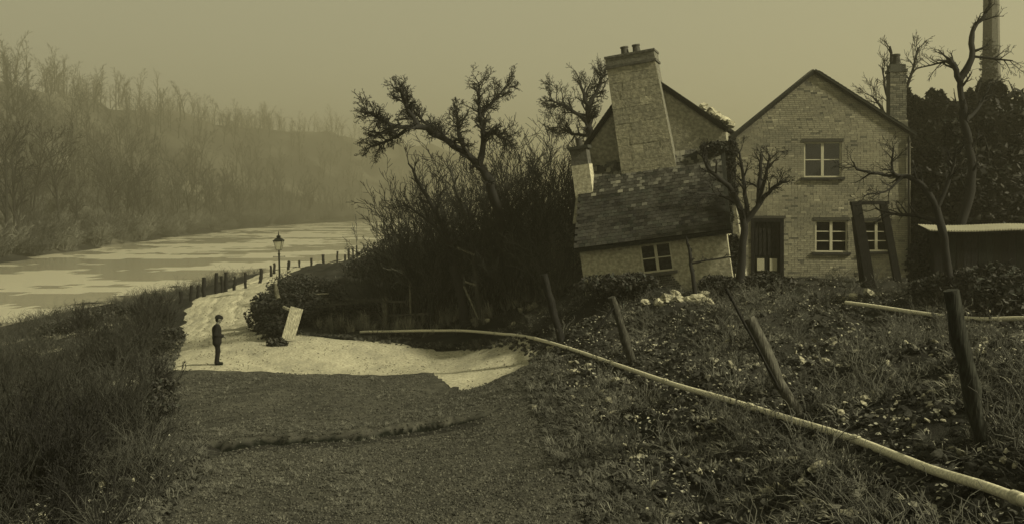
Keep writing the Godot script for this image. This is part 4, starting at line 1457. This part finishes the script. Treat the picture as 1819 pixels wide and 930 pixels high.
# ---------------------------------------------------------------- plants
func plants() -> void:
	var o := opt({"kids": [26, 6, 4, 2], "from": 0.2, "wander": 0.28, "up": 0.04, "angle": 0.85, "ratio": 0.52, "least": 0.007, "len": 1.15, "seg": 0.22})
	var tall := {"kids": [12, 5, 4], "len": 1.5, "angle": 0.6, "up": 0.1, "wander": 0.2}
	bare_tree("apple_tree", "big gnarled bare apple tree leaning out over the thicket", [
		[[[898, 552, 40.5], [894, 470, 39.6], [890, 400, 38.4], [873, 335, 37.2], [850, 293, 37], [792, 248, 36.5], [745, 226, 36], [705, 226, 35.6], [664, 245, 35.4]], 0.24, 0.06],
		[[[745, 226, 36], [722, 190, 36.2], [709, 158, 36.4]], 0.11, 0.03], [[[792, 248, 36.5], [770, 232, 37.4], [735, 200, 38]], 0.1, 0.03],
		[[[705, 226, 35.6], [680, 215, 35], [652, 198, 34.6]], 0.08, 0.03], [[[720, 232, 35.8], [690, 250, 36.6], [655, 262, 37]], 0.08, 0.03],
		[[[852, 295, 37], [858, 240, 37.2], [851, 190, 37.4], [850, 146, 37.6]], 0.14, 0.03], [[[858, 237, 37.2], [880, 238, 37], [903, 250, 36.8]], 0.08, 0.025],
		[[[853, 205, 37.4], [873, 185, 37.6], [904, 149, 37.8]], 0.08, 0.02], [[[830, 272, 36.8], [815, 240, 36], [812, 200, 35.6]], 0.09, 0.02]], o, 1)
	bare_tree("thin_tree", "thin bare tree with pale knobbly trunk beside the broken rails", [[[[855, 568, 35.9], [846, 500, 36], [838, 430, 36.2], [820, 370, 36.2], [800, 300, 36]], 0.15, 0.03, tall], [[[840, 440, 36.2], [868, 390, 36.4], [905, 330, 36.6]], 0.1, 0.02, tall]], opt({"least": 0.008, "col": grey(0.09), "shift": 3.2}), 2)
	bare_tree("thin_tree", "dark bare trunk leaning at the edge of the thicket by the rails", [[[[828, 582, 35.6], [812, 500, 35.9], [795, 425, 36.2], [760, 350, 36.4], [725, 290, 36.6]], 0.24, 0.03, tall], [[[800, 440, 36], [770, 400, 35.4], [715, 360, 35]], 0.1, 0.02, tall]], opt({"least": 0.008, "shift": 3.2}), 3)
	bare_tree("pear_tree", "dark bare tree rising behind the big tilted chimney", [
		[[[1062, 380, 45], [1056, 290, 45], [1047, 225, 45], [1043, 190, 45], [1031, 146, 45]], 0.24, 0.05], [[[1046, 215, 45], [1010, 193, 44.6], [976, 176, 44.4]], 0.11, 0.03], [[[1043, 190, 45], [1062, 160, 45.4], [1074, 128, 45.6]], 0.12, 0.03],
		[[[1050, 240, 45], [1020, 238, 45.5], [990, 225, 46]], 0.1, 0.03]], opt({"kids": [20, 6, 4, 2], "least": 0.008, "len": 1.4, "angle": 0.85}), 4)
	bare_tree("pruned_tree", "knobbly bare tree by the double door between the two houses", [
		[[[1313, 500, 32], [1320, 440, 32], [1324, 396, 32], [1346, 366, 32], [1351, 318, 32.2], [1352, 274, 32.3]], 0.15, 0.05], [[[1322, 402, 32], [1303, 342, 31.8], [1262, 303, 31.5], [1248, 274, 31.4]], 0.12, 0.03], [[[1346, 366, 32], [1372, 335, 31.8], [1390, 323, 31.6]], 0.09, 0.03],
		[[[1330, 385, 32], [1322, 330, 32.4], [1314, 270, 32.5]], 0.1, 0.03], [[[1346, 362, 32], [1362, 310, 31.5], [1368, 275, 31.4]], 0.08, 0.03], [[[1310, 360, 31.9], [1275, 345, 31.6], [1240, 345, 31.2]], 0.07, 0.02]], opt({"kids": [10, 4, 3, 2], "least": 0.006, "len": 0.95, "angle": 0.75}), 5)
	bare_tree("sapling", "thin dark knobbly sapling in front of the lean-to wall", [[[[1237, 540, 31], [1228, 470, 31.1], [1221, 425, 31.2]], 0.09, 0.04], [[[1228, 468, 31.1], [1255, 462, 31], [1305, 455, 30.9]], 0.04, 0.02]], opt({"kids": [6, 2], "len": 0.4, "least": 0.008}), 6)
	bare_tree("fruit_tree", "spreading bare fruit tree reaching across the brick house corner", [
		[[[1690, 520, 26], [1680, 440, 26], [1664, 372, 26], [1640, 328, 26], [1605, 313, 26.2], [1570, 310, 26.4], [1530, 303, 26.6], [1514, 287, 26.6]], 0.12, 0.02], [[[1672, 395, 26], [1629, 383, 26.2], [1594, 381, 26.4], [1555, 370, 26.6]], 0.07, 0.02], [[[1596, 312, 26.2], [1585, 300, 26], [1588, 262, 25.8]], 0.05, 0.02],
		[[[1664, 372, 26], [1690, 310, 26], [1700, 260, 25.8]], 0.08, 0.02], [[[1605, 313, 26.2], [1575, 340, 26], [1540, 345, 25.8]], 0.04, 0.012]], opt({"kids": [10, 4, 3], "least": 0.005, "len": 0.9}), 7)
	bare_tree("twisted_tree", "twisted bare tree with hooked limbs high against the sky", [
		[[[1700, 480, 30], [1706, 400, 30], [1727, 340, 30], [1724, 264, 30], [1713, 211, 30], [1707, 140, 30]], 0.17, 0.085], [[[1707, 145, 30], [1697, 120, 30], [1686, 104, 30]], 0.11, 0.06], [[[1707, 140, 30], [1727, 102, 30], [1727, 56, 30.2], [1746, 32, 30.3], [1760, 5, 30.3]], 0.11, 0.04],
		[[[1727, 100, 30], [1765, 104, 29.8], [1800, 108, 29.6]], 0.05, 0.02], [[[1690, 108, 30], [1665, 113, 30.2], [1630, 122, 30.4]], 0.04, 0.015], [[[1716, 215, 30], [1740, 190, 30.4], [1760, 150, 30.8]], 0.07, 0.02]], opt({"kids": [7, 4, 3], "least": 0.006, "len": 0.95}), 8)
	bare_tree("slim_tree", "slim upright bare tree beside the brick house chimney", [
		[[[1600, 360, 46], [1597, 280, 46], [1594, 211, 46], [1590, 148, 46], [1581, 82, 46]], 0.2, 0.05], [[[1594, 200, 46], [1620, 130, 46.4], [1632, 84, 46.6]], 0.1, 0.03], [[[1596, 240, 46], [1565, 190, 46], [1548, 170, 46]], 0.08, 0.03], [[[1595, 225, 46], [1575, 165, 46.6], [1568, 120, 47]], 0.08, 0.03]], opt({"kids": [10, 5, 4], "least": 0.009, "len": 1.5, "angle": 0.6, "up": 0.08}), 9)
	# tall bare shrubs making the thicket
	var tl := [shrub_mesh(21, 12, 4.6, 1.1, [7, 5, 3], grey(0.06), 0.009), shrub_mesh(22, 14, 4.0, 1.4, [7, 5, 3], grey(0.13), 0.009), shrub_mesh(23, 10, 5.0, 0.9, [8, 5, 3], grey(0.035), 0.009)]
	var at := [[700, 42, 0.85], [722, 42.5, 0.95], [745, 41, 1.05], [764, 42, 1.1], [782, 41, 1.05], [806, 44, 1.2], [832, 41, 1.05], [860, 43, 1.15], [882, 40, 0.95], [905, 39.5, 0.9], [925, 42, 1.1], [948, 39, 0.95], [968, 42, 1.1], [985, 38.6, 0.9], [1005, 43, 1.15], [1020, 46, 1.2], [958, 47, 1.3], [896, 47, 1.3], [790, 47, 1.2], [740, 45, 0.95], [772, 40, 0.6], [930, 38, 0.75], [985, 37, 0.6], [880, 39.5, 0.65]]
	var k := 0
	for q in at:
		var x: float = (q[0] - 909.5) * q[1] / FOC
		var s := MeshInstance3D.new()
		s.name = numbered("bare_shrub")
		s.mesh = tl[k % 3]
		s.transform = Transform3D(Basis(Vector3.UP, k * 2.4).scaled(Vector3.ONE * q[2]), G(x, q[1]))
		add_child(s)
		tag(s, "tall bare many-stemmed shrub in the thicket under the apple tree", "shrub", "shrubs of the bare thicket")
		k += 1
	# twiggy bushes on the near river bank
	var low := [shrub_mesh(41, 16, 1.7, 1.0, [7, 5, 3], grey(0.03), 0.007), shrub_mesh(42, 14, 1.4, 1.2, [7, 5, 3], grey(0.035), 0.007)]
	k = 0
	for q in [[40, 21, 1.1, "twiggy bush at the very left edge of the near river bank"], [85, 18.5, 0.9, "dark twiggy bush low in the left corner beside the crate"], [130, 19.5, 1.0, "twiggy bush standing between the corner bush and the crate"], [60, 26, 1.1, "twiggy bush halfway up the left edge of the river bank"], [165, 24, 0.9, "twiggy bush behind the little dark crate"], [270, 30, 0.8, "small dark bush hugging the lane edge before the walker"], [290, 48, 1.0, "dark bush on the lane edge near the first stakes"], [150, 52, 1.2, "bush sticking up above the bank against the river"], [255, 50, 1.0, "dark bush on the bank behind the walker, by the lane"], [100, 16.5, 0.8, "lowest twiggy bush at the bottom of the river bank"]]:
		var x: float = (q[0] - 909.5) * q[1] / FOC
		var s := MeshInstance3D.new()
		s.name = numbered("bank_bush")
		s.mesh = low[k % 2]
		s.transform = Transform3D(Basis(Vector3.UP, k * 1.7).scaled(Vector3.ONE * q[2]), G(x, q[1]))
		add_child(s)
		tag(s, q[3], "bush", "twiggy bushes on the river bank")
		k += 1
	# leafy dark bushes
	var bushes := [
		["hedge_bush", "black rounded bush jutting out over the lane below the lamp", [[474, 568, 43.5, 1.0, 0.9], [470, 545, 45, 0.7, 0.7], [495, 600, 40.5, 0.8, 0.8], [492, 620, 38.6, 0.5, 0.5], [500, 570, 42.8, 0.8, 1.0], [483, 590, 42, 0.7, 0.8]]],
		["hedge", "long black hedge bank running back from the lamp to the rail fence", [[515, 515, 52, 1.3, 1.0], [545, 515, 51, 1.3, 0.9], [575, 520, 50, 1.2, 0.8], [540, 575, 43, 0.9, 0.9], [570, 565, 44, 1.1, 1.0], [600, 570, 44, 1.1, 0.9], [630, 560, 44, 1.0, 0.9], [655, 560, 43, 0.9, 0.8], [540, 545, 46, 1.2, 0.9]]],
		["evergreen_bush", "big dark rounded bush where the riverside stakes end", [[690, 462, 52, 1.6, 1.3], [660, 468, 54, 1.3, 1.0], [715, 455, 51, 1.5, 1.4], [745, 462, 50, 1.5, 1.2], [640, 478, 57, 1.0, 0.7]]],
		["ivy_clump", "dark ivy clump on the broken corner between cottage and brick house", [[1297, 265, 35, 0.3, 0.35], [1296, 300, 34.9, 0.24, 0.5], [1299, 340, 34.8, 0.24, 0.5], [1290, 385, 34, 0.26, 0.5], [1270, 262, 34.8, 0.5, 0.22], [1302, 450, 33, 0.28, 0.7]]],
		["low_bush", "low leafy bush against the house doorstep", [[1360, 498, 34, 0.6, 0.35], [1390, 505, 34, 0.5, 0.3], [1340, 505, 33.5, 0.5, 0.35]]],
		["dark_bush", "dark bush at the foot of the lean-to wall corner", [[1278, 508, 32, 0.7, 0.4], [1090, 505, 32.2, 1.3, 0.35], [1130, 500, 32, 0.8, 0.3]]],
		["bramble_bush", "dark bramble mound on the river bank straight down from the first stakes", [[262, 612, 42, 1.2, 0.5], [225, 600, 44, 1.3, 0.5], [300, 590, 45, 0.8, 0.5]]],
		["bramble_bush", "broad dark bramble mound halfway down the river bank at the left", [[70, 640, 34, 1.5, 0.6], [120, 650, 33, 1.2, 0.5], [30, 620, 36, 1.2, 0.6]]],
		["bramble_bush", "dark bramble mound beside the lane edge nearest the broken road", [[268, 715, 27, 0.9, 0.4], [240, 700, 28.5, 0.9, 0.45], [285, 680, 29.5, 0.6, 0.4]]],
		["bramble_bush", "dark bramble mound in the bottom corner of the river bank", [[90, 790, 20, 0.9, 0.5], [50, 770, 21, 0.9, 0.5], [120, 760, 21.5, 0.7, 0.4]]],
		["bramble_bush", "dark bramble mound on the bank crest against the bright river", [[160, 565, 55, 1.6, 0.7], [110, 580, 54, 1.4, 0.6], [200, 560, 56, 1.2, 0.6]]],
		["garden_bush", "black bush filling the corner in front of the dark shed", [[1670, 520, 26.5, 0.9, 0.5], [1720, 515, 26, 1.0, 0.6], [1770, 510, 25.6, 1.0, 0.7], [1700, 515, 26.8, 0.9, 0.6], [1640, 470, 29, 0.5, 0.9], [1790, 530, 23, 0.9, 0.7]]]]
	k = 0
	for b in bushes:
		var blobs := []
		for q in b[2]:
			var at0 := P(q[0], q[1], q[2])
			if b[0] == "bramble_bush":
				at0.y = G(at0.x, q[2]).y + q[4] * 0.5
			blobs.append([at0, Vector3(q[3], q[4], q[3] * 0.8)])
		var t := thing(b[0], b[1], "bush")
		part(leafage(blobs, 2200, 0.085, Vector2(0.015, 0.05), 500 + k), "foliage", M.leaf, t).set_meta("kind", "stuff")
		var st := MB.new()
		for q in blobs:
			var p: Vector3 = q[0]
			var g := Vector3(p.x, minf(H(p.x, -p.z), p.y - 0.1) - 0.2, p.z)
			st.tube([g, g.lerp(p, 0.5) + Vector3(0.05, 0, 0.03), p], [0.04, 0.03, 0.012], 5, grey(0.03))
		part(st, "stem", M.bark, t)
		k += 1
	# ivy-covered trees behind the houses
	var rng := seeded(99)
	var labels := ["ivy-covered tree just behind the brick house chimney", "ragged dark ivy-covered tree above the black shed", "dense dark ivy-covered tree below the tall chimney", "dark ivy-covered tree at the picture's right edge", "shorter dark evergreen close behind the black shed", "broad dark evergreen at the edge above the shed roof"]
	k = 0
	for q in [[1650, 46, 185, 1.7], [1685, 44, 180, 1.6], [1735, 43, 185, 1.8], [1790, 42, 165, 1.9], [1665, 38, 290, 1.7], [1760, 36, 260, 2.2]]:
		var d: float = q[1]
		var x: float = (q[0] - 909.5) * d / FOC
		var base := G(x, d)
		var top: float = EYE + (365.0 - q[2]) * d / FOC
		var t := thing("ivy_tree", labels[k], "tree", Vector3.ZERO, "dark trees behind the houses")
		var blobs := []
		var hgt := top - base.y
		for j in 9:
			var f := (j + 0.5) / 9.0
			var r: float = q[3] * (0.8 + 0.7 * sin(PI * clampf(f * 0.9 + 0.1, 0, 1)))
			blobs.append([base + Vector3(rng.randf_range(-0.6, 0.6) * q[3], hgt * f * 0.97, rng.randf_range(-0.5, 0.5)), Vector3(r * rng.randf_range(0.7, 1.0), hgt * 0.11, r * 0.7)])
		for j in 7:
			blobs.append([Vector3(base.x + rng.randf_range(-1, 1) * q[3], top - rng.randf_range(-0.5, 1.2), base.z), Vector3(0.25, 0.55, 0.25)])
		var mbs := [MB.new(), MB.new()]
		grow(mbs, base - Vector3(0, 0.3, 0), Vector3.UP, hgt * 1.02, 0.25, 0, opt({"kids": [9, 4, 2], "least": 0.014, "ratio": 0.22, "wander": 0.08}), rng)
		var tk := part(mbs[0], "trunk", M.bark, t)
		part(mbs[1], "twigs", M.bark, tk).set_meta("kind", "stuff")
		part(leafage(blobs, 1500, 0.15, Vector2(0.012, 0.035), 700 + k), "crown", M.leaf, t).set_meta("kind", "stuff")
		k += 1

func hill_woods() -> void:
	var rng := seeded(1234)
	var protos := []
	for k in 4:
		var r := seeded(50 + k)
		var mbs := [MB.new(), MB.new()]
		var hh: float = [16.0, 19.0, 14.0, 12.0][k]
		grow(mbs, Vector3(0, -0.5, 0), Vector3.UP, hh, 0.34, 0, opt({"seg": 2.2, "kids": [13, 7, 5], "from": [0.3, 0.45, 0.25, 0.15][k], "angle": 0.65, "ratio": 0.34, "least": 0.035, "wander": 0.09, "up": 0.05, "split": 1, "taper": 0.85, "col": grey(0.03)}), r)
		protos.append([mbs[0].mesh(M.bark), mbs[1].mesh(M.bark)])
	var named := [[235, 340, 190, 1, 1.05, "tall slender hazy tree standing clear on the far bank slope"], [105, 320, 160, 0, 1.1, "hazy bare tree with forked trunk high at the left of the far bank"], [140, 300, 165, 2, 1.25, "spreading hazy tree above the pale clearing on the far bank"], [70, 350, 150, 3, 1.2, "dark hazy tree nearest the left edge on the far bank"], [345, 370, 225, 2, 1.0, "round-headed hazy tree low on the far bank, mid slope"], [400, 372, 250, 3, 1.3, "broad hazy tree where the far bank dips toward the river"], [255, 345, 200, 3, 0.9, "small hazy tree close beside the tall slender one"]]
	var spots := []
	for q in named:
		var x: float = (q[0] - 909.5) * q[2] / FOC
		var fs := pw(FAR_SHORE, q[2])
		x = minf(x, fs - 4.0)
		spots.append([x, q[2], q[3], q[4], q[5]])
	while spots.size() < 60:
		var d := 130.0 * pow(4.0, rng.randf())
		var x := pw(FAR_SHORE, d) - rng.randf_range(3, 60)
		var u := 909.5 + x / d * FOC
		if u > 10 and u < 690:
			spots.append([x, d, rng.randi() % 4, rng.randf_range(0.75, 1.2), "hazy bare tree among many on the wooded slope across the river"])
	for q in spots:
		var t := thing("far_tree", q[4], "tree", G(q[0], q[1]), "trees on the far bank")
		t.rotation.y = q[0] * 3.0
		t.scale = Vector3.ONE * q[3]
		for j in 2:
			var o := MeshInstance3D.new()
			o.name = ["trunk", "crown"][j]
			o.mesh = protos[q[2]][j]
			if j == 1:
				o.set_meta("kind", "stuff")
			t.add_child(o)
	var wood := func(x: float, d: float, r: float): return x < pw(FAR_SHORE, d) - 6.0 and lump(x * 0.07 + 5.0, d * 0.05) > -0.25 + 0.3 * r and 909.5 + x / d * FOC > -120 and 909.5 + x / d * FOC < 760
	var mb := MB.new()
	for k in 2:
		var r := seeded(150 + k)
		var m := MB.new()
		grow([m, m], Vector3(0, -0.5, 0), Vector3.UP, 13.0, 0.3, 0, opt({"seg": 2.2, "kids": [10, 6, 4], "from": 0.2, "angle": 0.7, "ratio": 0.34, "least": 0.04, "wander": 0.1, "up": 0.05, "taper": 0.85, "col": Color.WHITE}), r)
		scatter("far_woods" if k == 0 else "far_woods_001", m.mesh(M.plain), 380, [-300, 60, 120, 900], wood, 0.7, 1.3, Vector2(0.02, 0.05), 60 + k, 0.0, 0.06)
	var sc := MB.new()
	var rr := seeded(9)
	for k in 16:
		var a := rr.randf() * TAU
		grow([sc, sc], Vector3(cos(a), 0, sin(a)) * rr.randf() * 1.2, Vector3(cos(a) * 0.5, 1, sin(a) * 0.5).normalized(), rr.randf_range(1.6, 3.4), 0.06, 0, opt({"seg": 0.8, "kids": [7, 5], "least": 0.03, "ratio": 0.45, "col": Color.WHITE}), rr)
	var shm := sc.mesh(M.plain)
	scatter("far_scrub", shm, 900, [-200, 20, 110, 600], func(x, d, r): return x < pw(FAR_SHORE, d) - 0.5 and x > pw(FAR_SHORE, d) - 4.0 - 40.0 * r * r, 0.6, 1.5, Vector2(0.02, 0.12), 71, 0.0, 0.1)

func ground_cover() -> void:
	var bank := func(x: float, d: float, _r: float): return side(x, d) == 1 and x > pw(EDGE_R, d) + 0.25 and not (x > 8.6 and x < 14.9 and d > 36.2) and not (x > 3.0 and x < 8.0 and d > 33.5 and d < 42.0)
	var clear := func(x: float, d: float, r: float): return bank.call(x, d, r) and absf(x - 0.12 - pw(PIPE, d)) > 0.3 + 0.25 * r and not (d > 20.0 and d < 27.5 and x > 9.2 and absf(x - 9.45 - (27.0 - d) * 0.37) < 0.8)
	var patchy := func(x: float, d: float, r: float): return clear.call(x, d, r) and lump(x * 0.9, d * 0.9) * 1.2 + 0.3 > r
	scatter("grass_tufts", tuft(1, 16, 0.2, 0.16, 0.005), 3600, [-14, 17, 7, 60], patchy, 0.5, 1.3, Vector2(0.02, 0.13), 11)
	scatter("matted_grass", tuft(2, 14, 0.1, 0.26, 0.007), 6000, [-10, 17, 7, 45], patchy, 0.6, 1.3, Vector2(0.03, 0.26), 12)
	scatter("bank_brambles", bramble(3, 7, 0.5, 0.7, 0.008), 900, [-12, 17, 8, 45], patchy, 0.5, 1.3, Vector2(0.03, 0.12), 13)
	scatter("thicket_grass", tuft(12, 22, 0.55, 0.35, 0.009), 1500, [-10, 3.5, 37.5, 46], func(x, d, r): return side(x, d) == 1 and x > pw(PIPE, d) + 0.4 and lump(x * 0.8, d * 0.8) + 0.35 > r, 0.5, 1.3, Vector2(0.06, 0.3), 41)
	var chip := MB.new()
	chip.rock(Vector3.ZERO, Vector3(0.15, 0.045, 0.09), Color.WHITE, seeded(3))
	var chm := chip.mesh(M.stone)
	scatter("earth_clods", chm, 12000, [-6, 15, 8, 36], bank, 0.4, 2.0, Vector2(0.02, 0.08), 14, 0.01, 1.0)
	scatter("pale_chips", chm, 2600, [-1, 14, 8, 34], clear, 0.25, 1.0, Vector2(0.15, 0.6), 15, 0.02, 1.0)
	scatter("broken_brick", chm, 420, [0, 14, 9, 34], patchy, 1.0, 2.2, Vector2(0.12, 0.6), 19, 0.03, 0.8)
	var leaf := MB.new()
	leaf.quad_out(Vector3(-0.04, 0, 0), Vector3(0, 0.012, 0.025), Vector3(0.045, 0.004, 0), Vector3(0, 0.01, -0.025), Vector3.UP, Color.WHITE)
	scatter("dead_leaves", leaf.mesh(M.plain), 30000, [-10, 16, 7, 40], bank, 0.4, 1.1, Vector2(0.04, 0.34), 16, 0.03, 0.7)
	var low := func(x: float, d: float, _r: float): return x < pw(EDGE_L, d) - (0.15 if d < 48.0 else 2.2) and x > pw(NEAR_SHORE, d) + 1.0
	var lowp := func(x: float, d: float, r: float): return low.call(x, d, r) and lump(x * 0.5 + 20, d * 0.5) + 0.55 > r
	scatter("bank_grass", tuft(4, 18, 0.2, 0.24, 0.008), 4000, [-34, -5, 8, 110], lowp, 0.5, 1.4, Vector2(0.02, 0.12), 21)
	scatter("pale_bank_grass", tuft(9, 14, 0.12, 0.3, 0.008), 5000, [-30, -5, 9, 80], func(x, d, r): return low.call(x, d, r) and lump(x * 0.7 + 40, d * 0.7) > 0.12 + 0.2 * r, 0.7, 1.7, Vector2(0.16, 0.4), 25)
	scatter("river_brambles", bramble(5, 9, 0.75, 0.9, 0.011), 3200, [-34, -5, 9, 90], lowp, 0.5, 1.4, Vector2(0.015, 0.06), 22)
	scatter("river_scrub", shrub_mesh(31, 10, 1.5, 0.8, [6, 4], Color.WHITE, 0.008), 700, [-30, -6.5, 12, 56], func(x, d, r): return low.call(x, d, r) and x < pw(EDGE_L, d) - 1.0 and lump(x * 0.3, d * 0.3 + 30) > -0.1, 0.6, 1.2, Vector2(0.03, 0.07), 23)
	scatter("bank_leaves", leaf.mesh(M.plain), 16000, [-26, -5, 9, 60], low, 0.5, 1.4, Vector2(0.03, 0.25), 24, 0.12, 0.9)
	var edge := func(x: float, d: float, _r: float): return minf(absf(x - pw(EDGE_R, d) + 0.1), absf(x - pw(EDGE_L, d) - 0.1)) < 0.45
	scatter("edge_clods", chm, 5000, [-16, 2.4, 9, 45], edge, 0.5, 1.9, Vector2(0.03, 0.12), 17, 0.05, 1.0)
	scatter("edge_grass", tuft(6, 16, 0.16, 0.2, 0.006), 1500, [-16, 2.4, 9, 45], edge, 0.6, 1.3, Vector2(0.04, 0.14), 18, 0.03)
	var peb := MB.new()
	peb.rock(Vector3.ZERO, Vector3(0.05, 0.03, 0.045), Color.WHITE, seeded(8))
	var lump_m := MB.new()
	lump_m.rock(Vector3.ZERO, Vector3(0.09, 0.035, 0.08), Color.WHITE, seeded(12))
	scatter("road_clods", lump_m.mesh(M.stone), 26000, [-12.5, 2, 12, 31.2, 1], func(x, d, _r): return side(x, d) == 0 and d < 31.2 - (2.8 if x > -2.6 else 0.0), 0.2, 0.75, Vector2(0.04, 0.18), 32, 0.004, 1.0)
	scatter("road_weeds", tuft(7, 12, 0.07, 0.12, 0.005), 2600, [-12.5, 2, 11, 31.2], func(x, d, r): return side(x, d) == 0 and d < 31.2 - (2.8 if x > -2.6 else 0.0) and lump(x * 0.8, d * 0.8) > 0.05 + 0.3 * r, 0.5, 1.3, Vector2(0.05, 0.16), 33, 0.0)
	scatter("lane_stones", peb.mesh(M.stone), 1300, [-21, 2, 28, 60], func(x, d, r): return side(x, d) == 0 and (d > 32.5 or x > -1.5) and absf(lump(x * 0.5, d * 0.3)) > 0.25 * r, 0.4, 1.8, Vector2(0.3, 0.5), 34, 0.34, 1.0)
	scatter("road_gravel", peb.mesh(M.stone), 26000, [-12, 2, 11, 31], func(x, d, _r): return side(x, d) == 0 and d < 31.0 - (2.6 if x > -2.6 else 0.0), 0.25, 0.8, Vector2(0.05, 0.2), 31, 0.004, 1.0)

func materials() -> void:
	var fine := tex(1, 0.05, 0.45, 1.0, FastNoiseLite.TYPE_SIMPLEX_SMOOTH, 5)
	var fine_n := tex(1, 0.05, 0, 1, FastNoiseLite.TYPE_SIMPLEX_SMOOTH, 5, 4.0)
	var blot := tex(2, 0.02, 0.58, 1.0, FastNoiseLite.TYPE_SIMPLEX_SMOOTH, 7)
	var grit := tex(3, 0.16, 0.25, 1.0, FastNoiseLite.TYPE_CELLULAR, 2)
	var grit_n := tex(3, 0.16, 0, 1, FastNoiseLite.TYPE_CELLULAR, 2, 5.0)
	var grain := tex(4, 0.04, 0.3, 1.0, FastNoiseLite.TYPE_SIMPLEX_SMOOTH, 4, 0.0, 8)
	var grain_n := tex(4, 0.04, 0, 1, FastNoiseLite.TYPE_SIMPLEX_SMOOTH, 4, 6.0, 8)
	var wave := tex(5, 0.02, 0, 1, FastNoiseLite.TYPE_SIMPLEX_SMOOTH, 4, 3.0)
	var dusty := tex(6, 0.03, 0.62, 1.0, FastNoiseLite.TYPE_SIMPLEX_SMOOTH, 6)
	M.soil = mat(grit, 0.9, 0.95, grit_n, 1.0)
	M.dust = mat(dusty, 0.5, 0.95, fine_n, 0.8)
	M.gravel = mat(grit, 1.6, 0.9, grit_n, 1.2)
	M.plain = mat(null, 1.0, 0.9)
	M.leaf = mat(null, 1.0, 0.6)
	M.bark = mat(fine, 1.5, 0.95)
	M.wood = mat(grain, 1.8, 0.9, grain_n, 1.0)
	M.stone = mat(fine, 1.2, 0.9, fine_n, 0.6)
	M.brick = mat(fine, 2.0, 0.92, fine_n, 0.5)
	M.plaster = mat(blot, 0.6, 0.92, fine_n, 0.8)
	M.paint = mat(fine, 2.0, 0.6)
	M.iron = mat(fine, 3.0, 0.55)
	M.iron_pale = mat(fine, 1.0, 0.5)
	M.pipe = mat(dusty, 1.5, 0.45)
	M.cloth = mat(fine, 6.0, 0.95)
	var g := StandardMaterial3D.new()
	g.albedo_color = Color(0.1, 0.1, 0.09, 0.3)
	g.transparency = BaseMaterial3D.TRANSPARENCY_ALPHA
	g.roughness = 0.05
	M.glass = g
	var lg := g.duplicate()
	lg.albedo_color = Color(0.8, 0.8, 0.7, 0.3)
	M.lampglass = lg
	var w := StandardMaterial3D.new()
	w.vertex_color_use_as_albedo = true
	w.roughness = 0.22
	w.metallic_specular = 0.5
	w.normal_enabled = true
	w.normal_texture = wave
	w.normal_scale = 0.35
	w.uv1_triplanar = true
	w.uv1_world_triplanar = true
	w.uv1_scale = Vector3.ONE * 0.08
	M.water = w
	var cw := w.duplicate()
	cw.roughness = 0.06
	cw.normal_scale = 0.12
	M.calm = cw
	w.normal_scale = 1.0
	w.roughness = 0.3

func _ready() -> void:
	# camera, sky, sun, exposure
	var cam := Camera3D.new()
	cam.name = "camera"
	cam.projection = Camera3D.PROJECTION_FRUSTUM
	cam.near = 0.1
	cam.far = 4000.0
	cam.size = 930.0 / FOC * 0.1
	cam.frustum_offset = Vector2(0, (365.0 - 465.0) / FOC * 0.1)
	cam.position = Vector3(0, EYE, 0)
	add_child(cam)
	cam.current = true
	var sky := ProceduralSkyMaterial.new()
	sky.sky_top_color = Color(0.50, 0.495, 0.41)
	sky.sky_horizon_color = Color(0.64, 0.625, 0.515)
	sky.sky_curve = 0.15
	sky.ground_horizon_color = Color(0.45, 0.435, 0.36)
	sky.ground_bottom_color = Color(0.25, 0.24, 0.18)
	sky.sun_angle_max = 1.0
	var env := Environment.new()
	env.background_mode = Environment.BG_SKY
	env.sky = Sky.new()
	env.sky.sky_material = sky
	env.tonemap_mode = Environment.TONE_MAPPER_LINEAR
	env.tonemap_exposure = 1.5
	env.sdfgi_enabled = true
	env.ssao_enabled = true
	env.ssil_enabled = true
	env.volumetric_fog_enabled = true
	env.volumetric_fog_density = 0.0018
	env.volumetric_fog_anisotropy = 0.55
	env.volumetric_fog_length = 1500.0
	env.volumetric_fog_albedo = Color(1.0, 0.975, 0.85)
	var we := WorldEnvironment.new()
	we.name = "environment"
	we.environment = env
	add_child(we)
	var sun := DirectionalLight3D.new()
	sun.name = "sun"
	sun.light_energy = 1.6
	sun.light_color = Color(1.0, 0.96, 0.80)
	sun.light_angular_distance = 4.0
	sun.shadow_enabled = true
	add_child(sun)
	sun.look_at_from_position(Vector3(72, 60, 34), Vector3.ZERO)
	noise.seed = 7
	noise.frequency = 0.35
	noise.fractal_octaves = 3
	materials()
	build_ground()
	build_lane()
	hill_woods()
	brick_house()
	cottage()
	sheds()
	gas_lamp()
	person()
	fences()
	gas_main()
	oddments()
	plants()
	ground_cover()
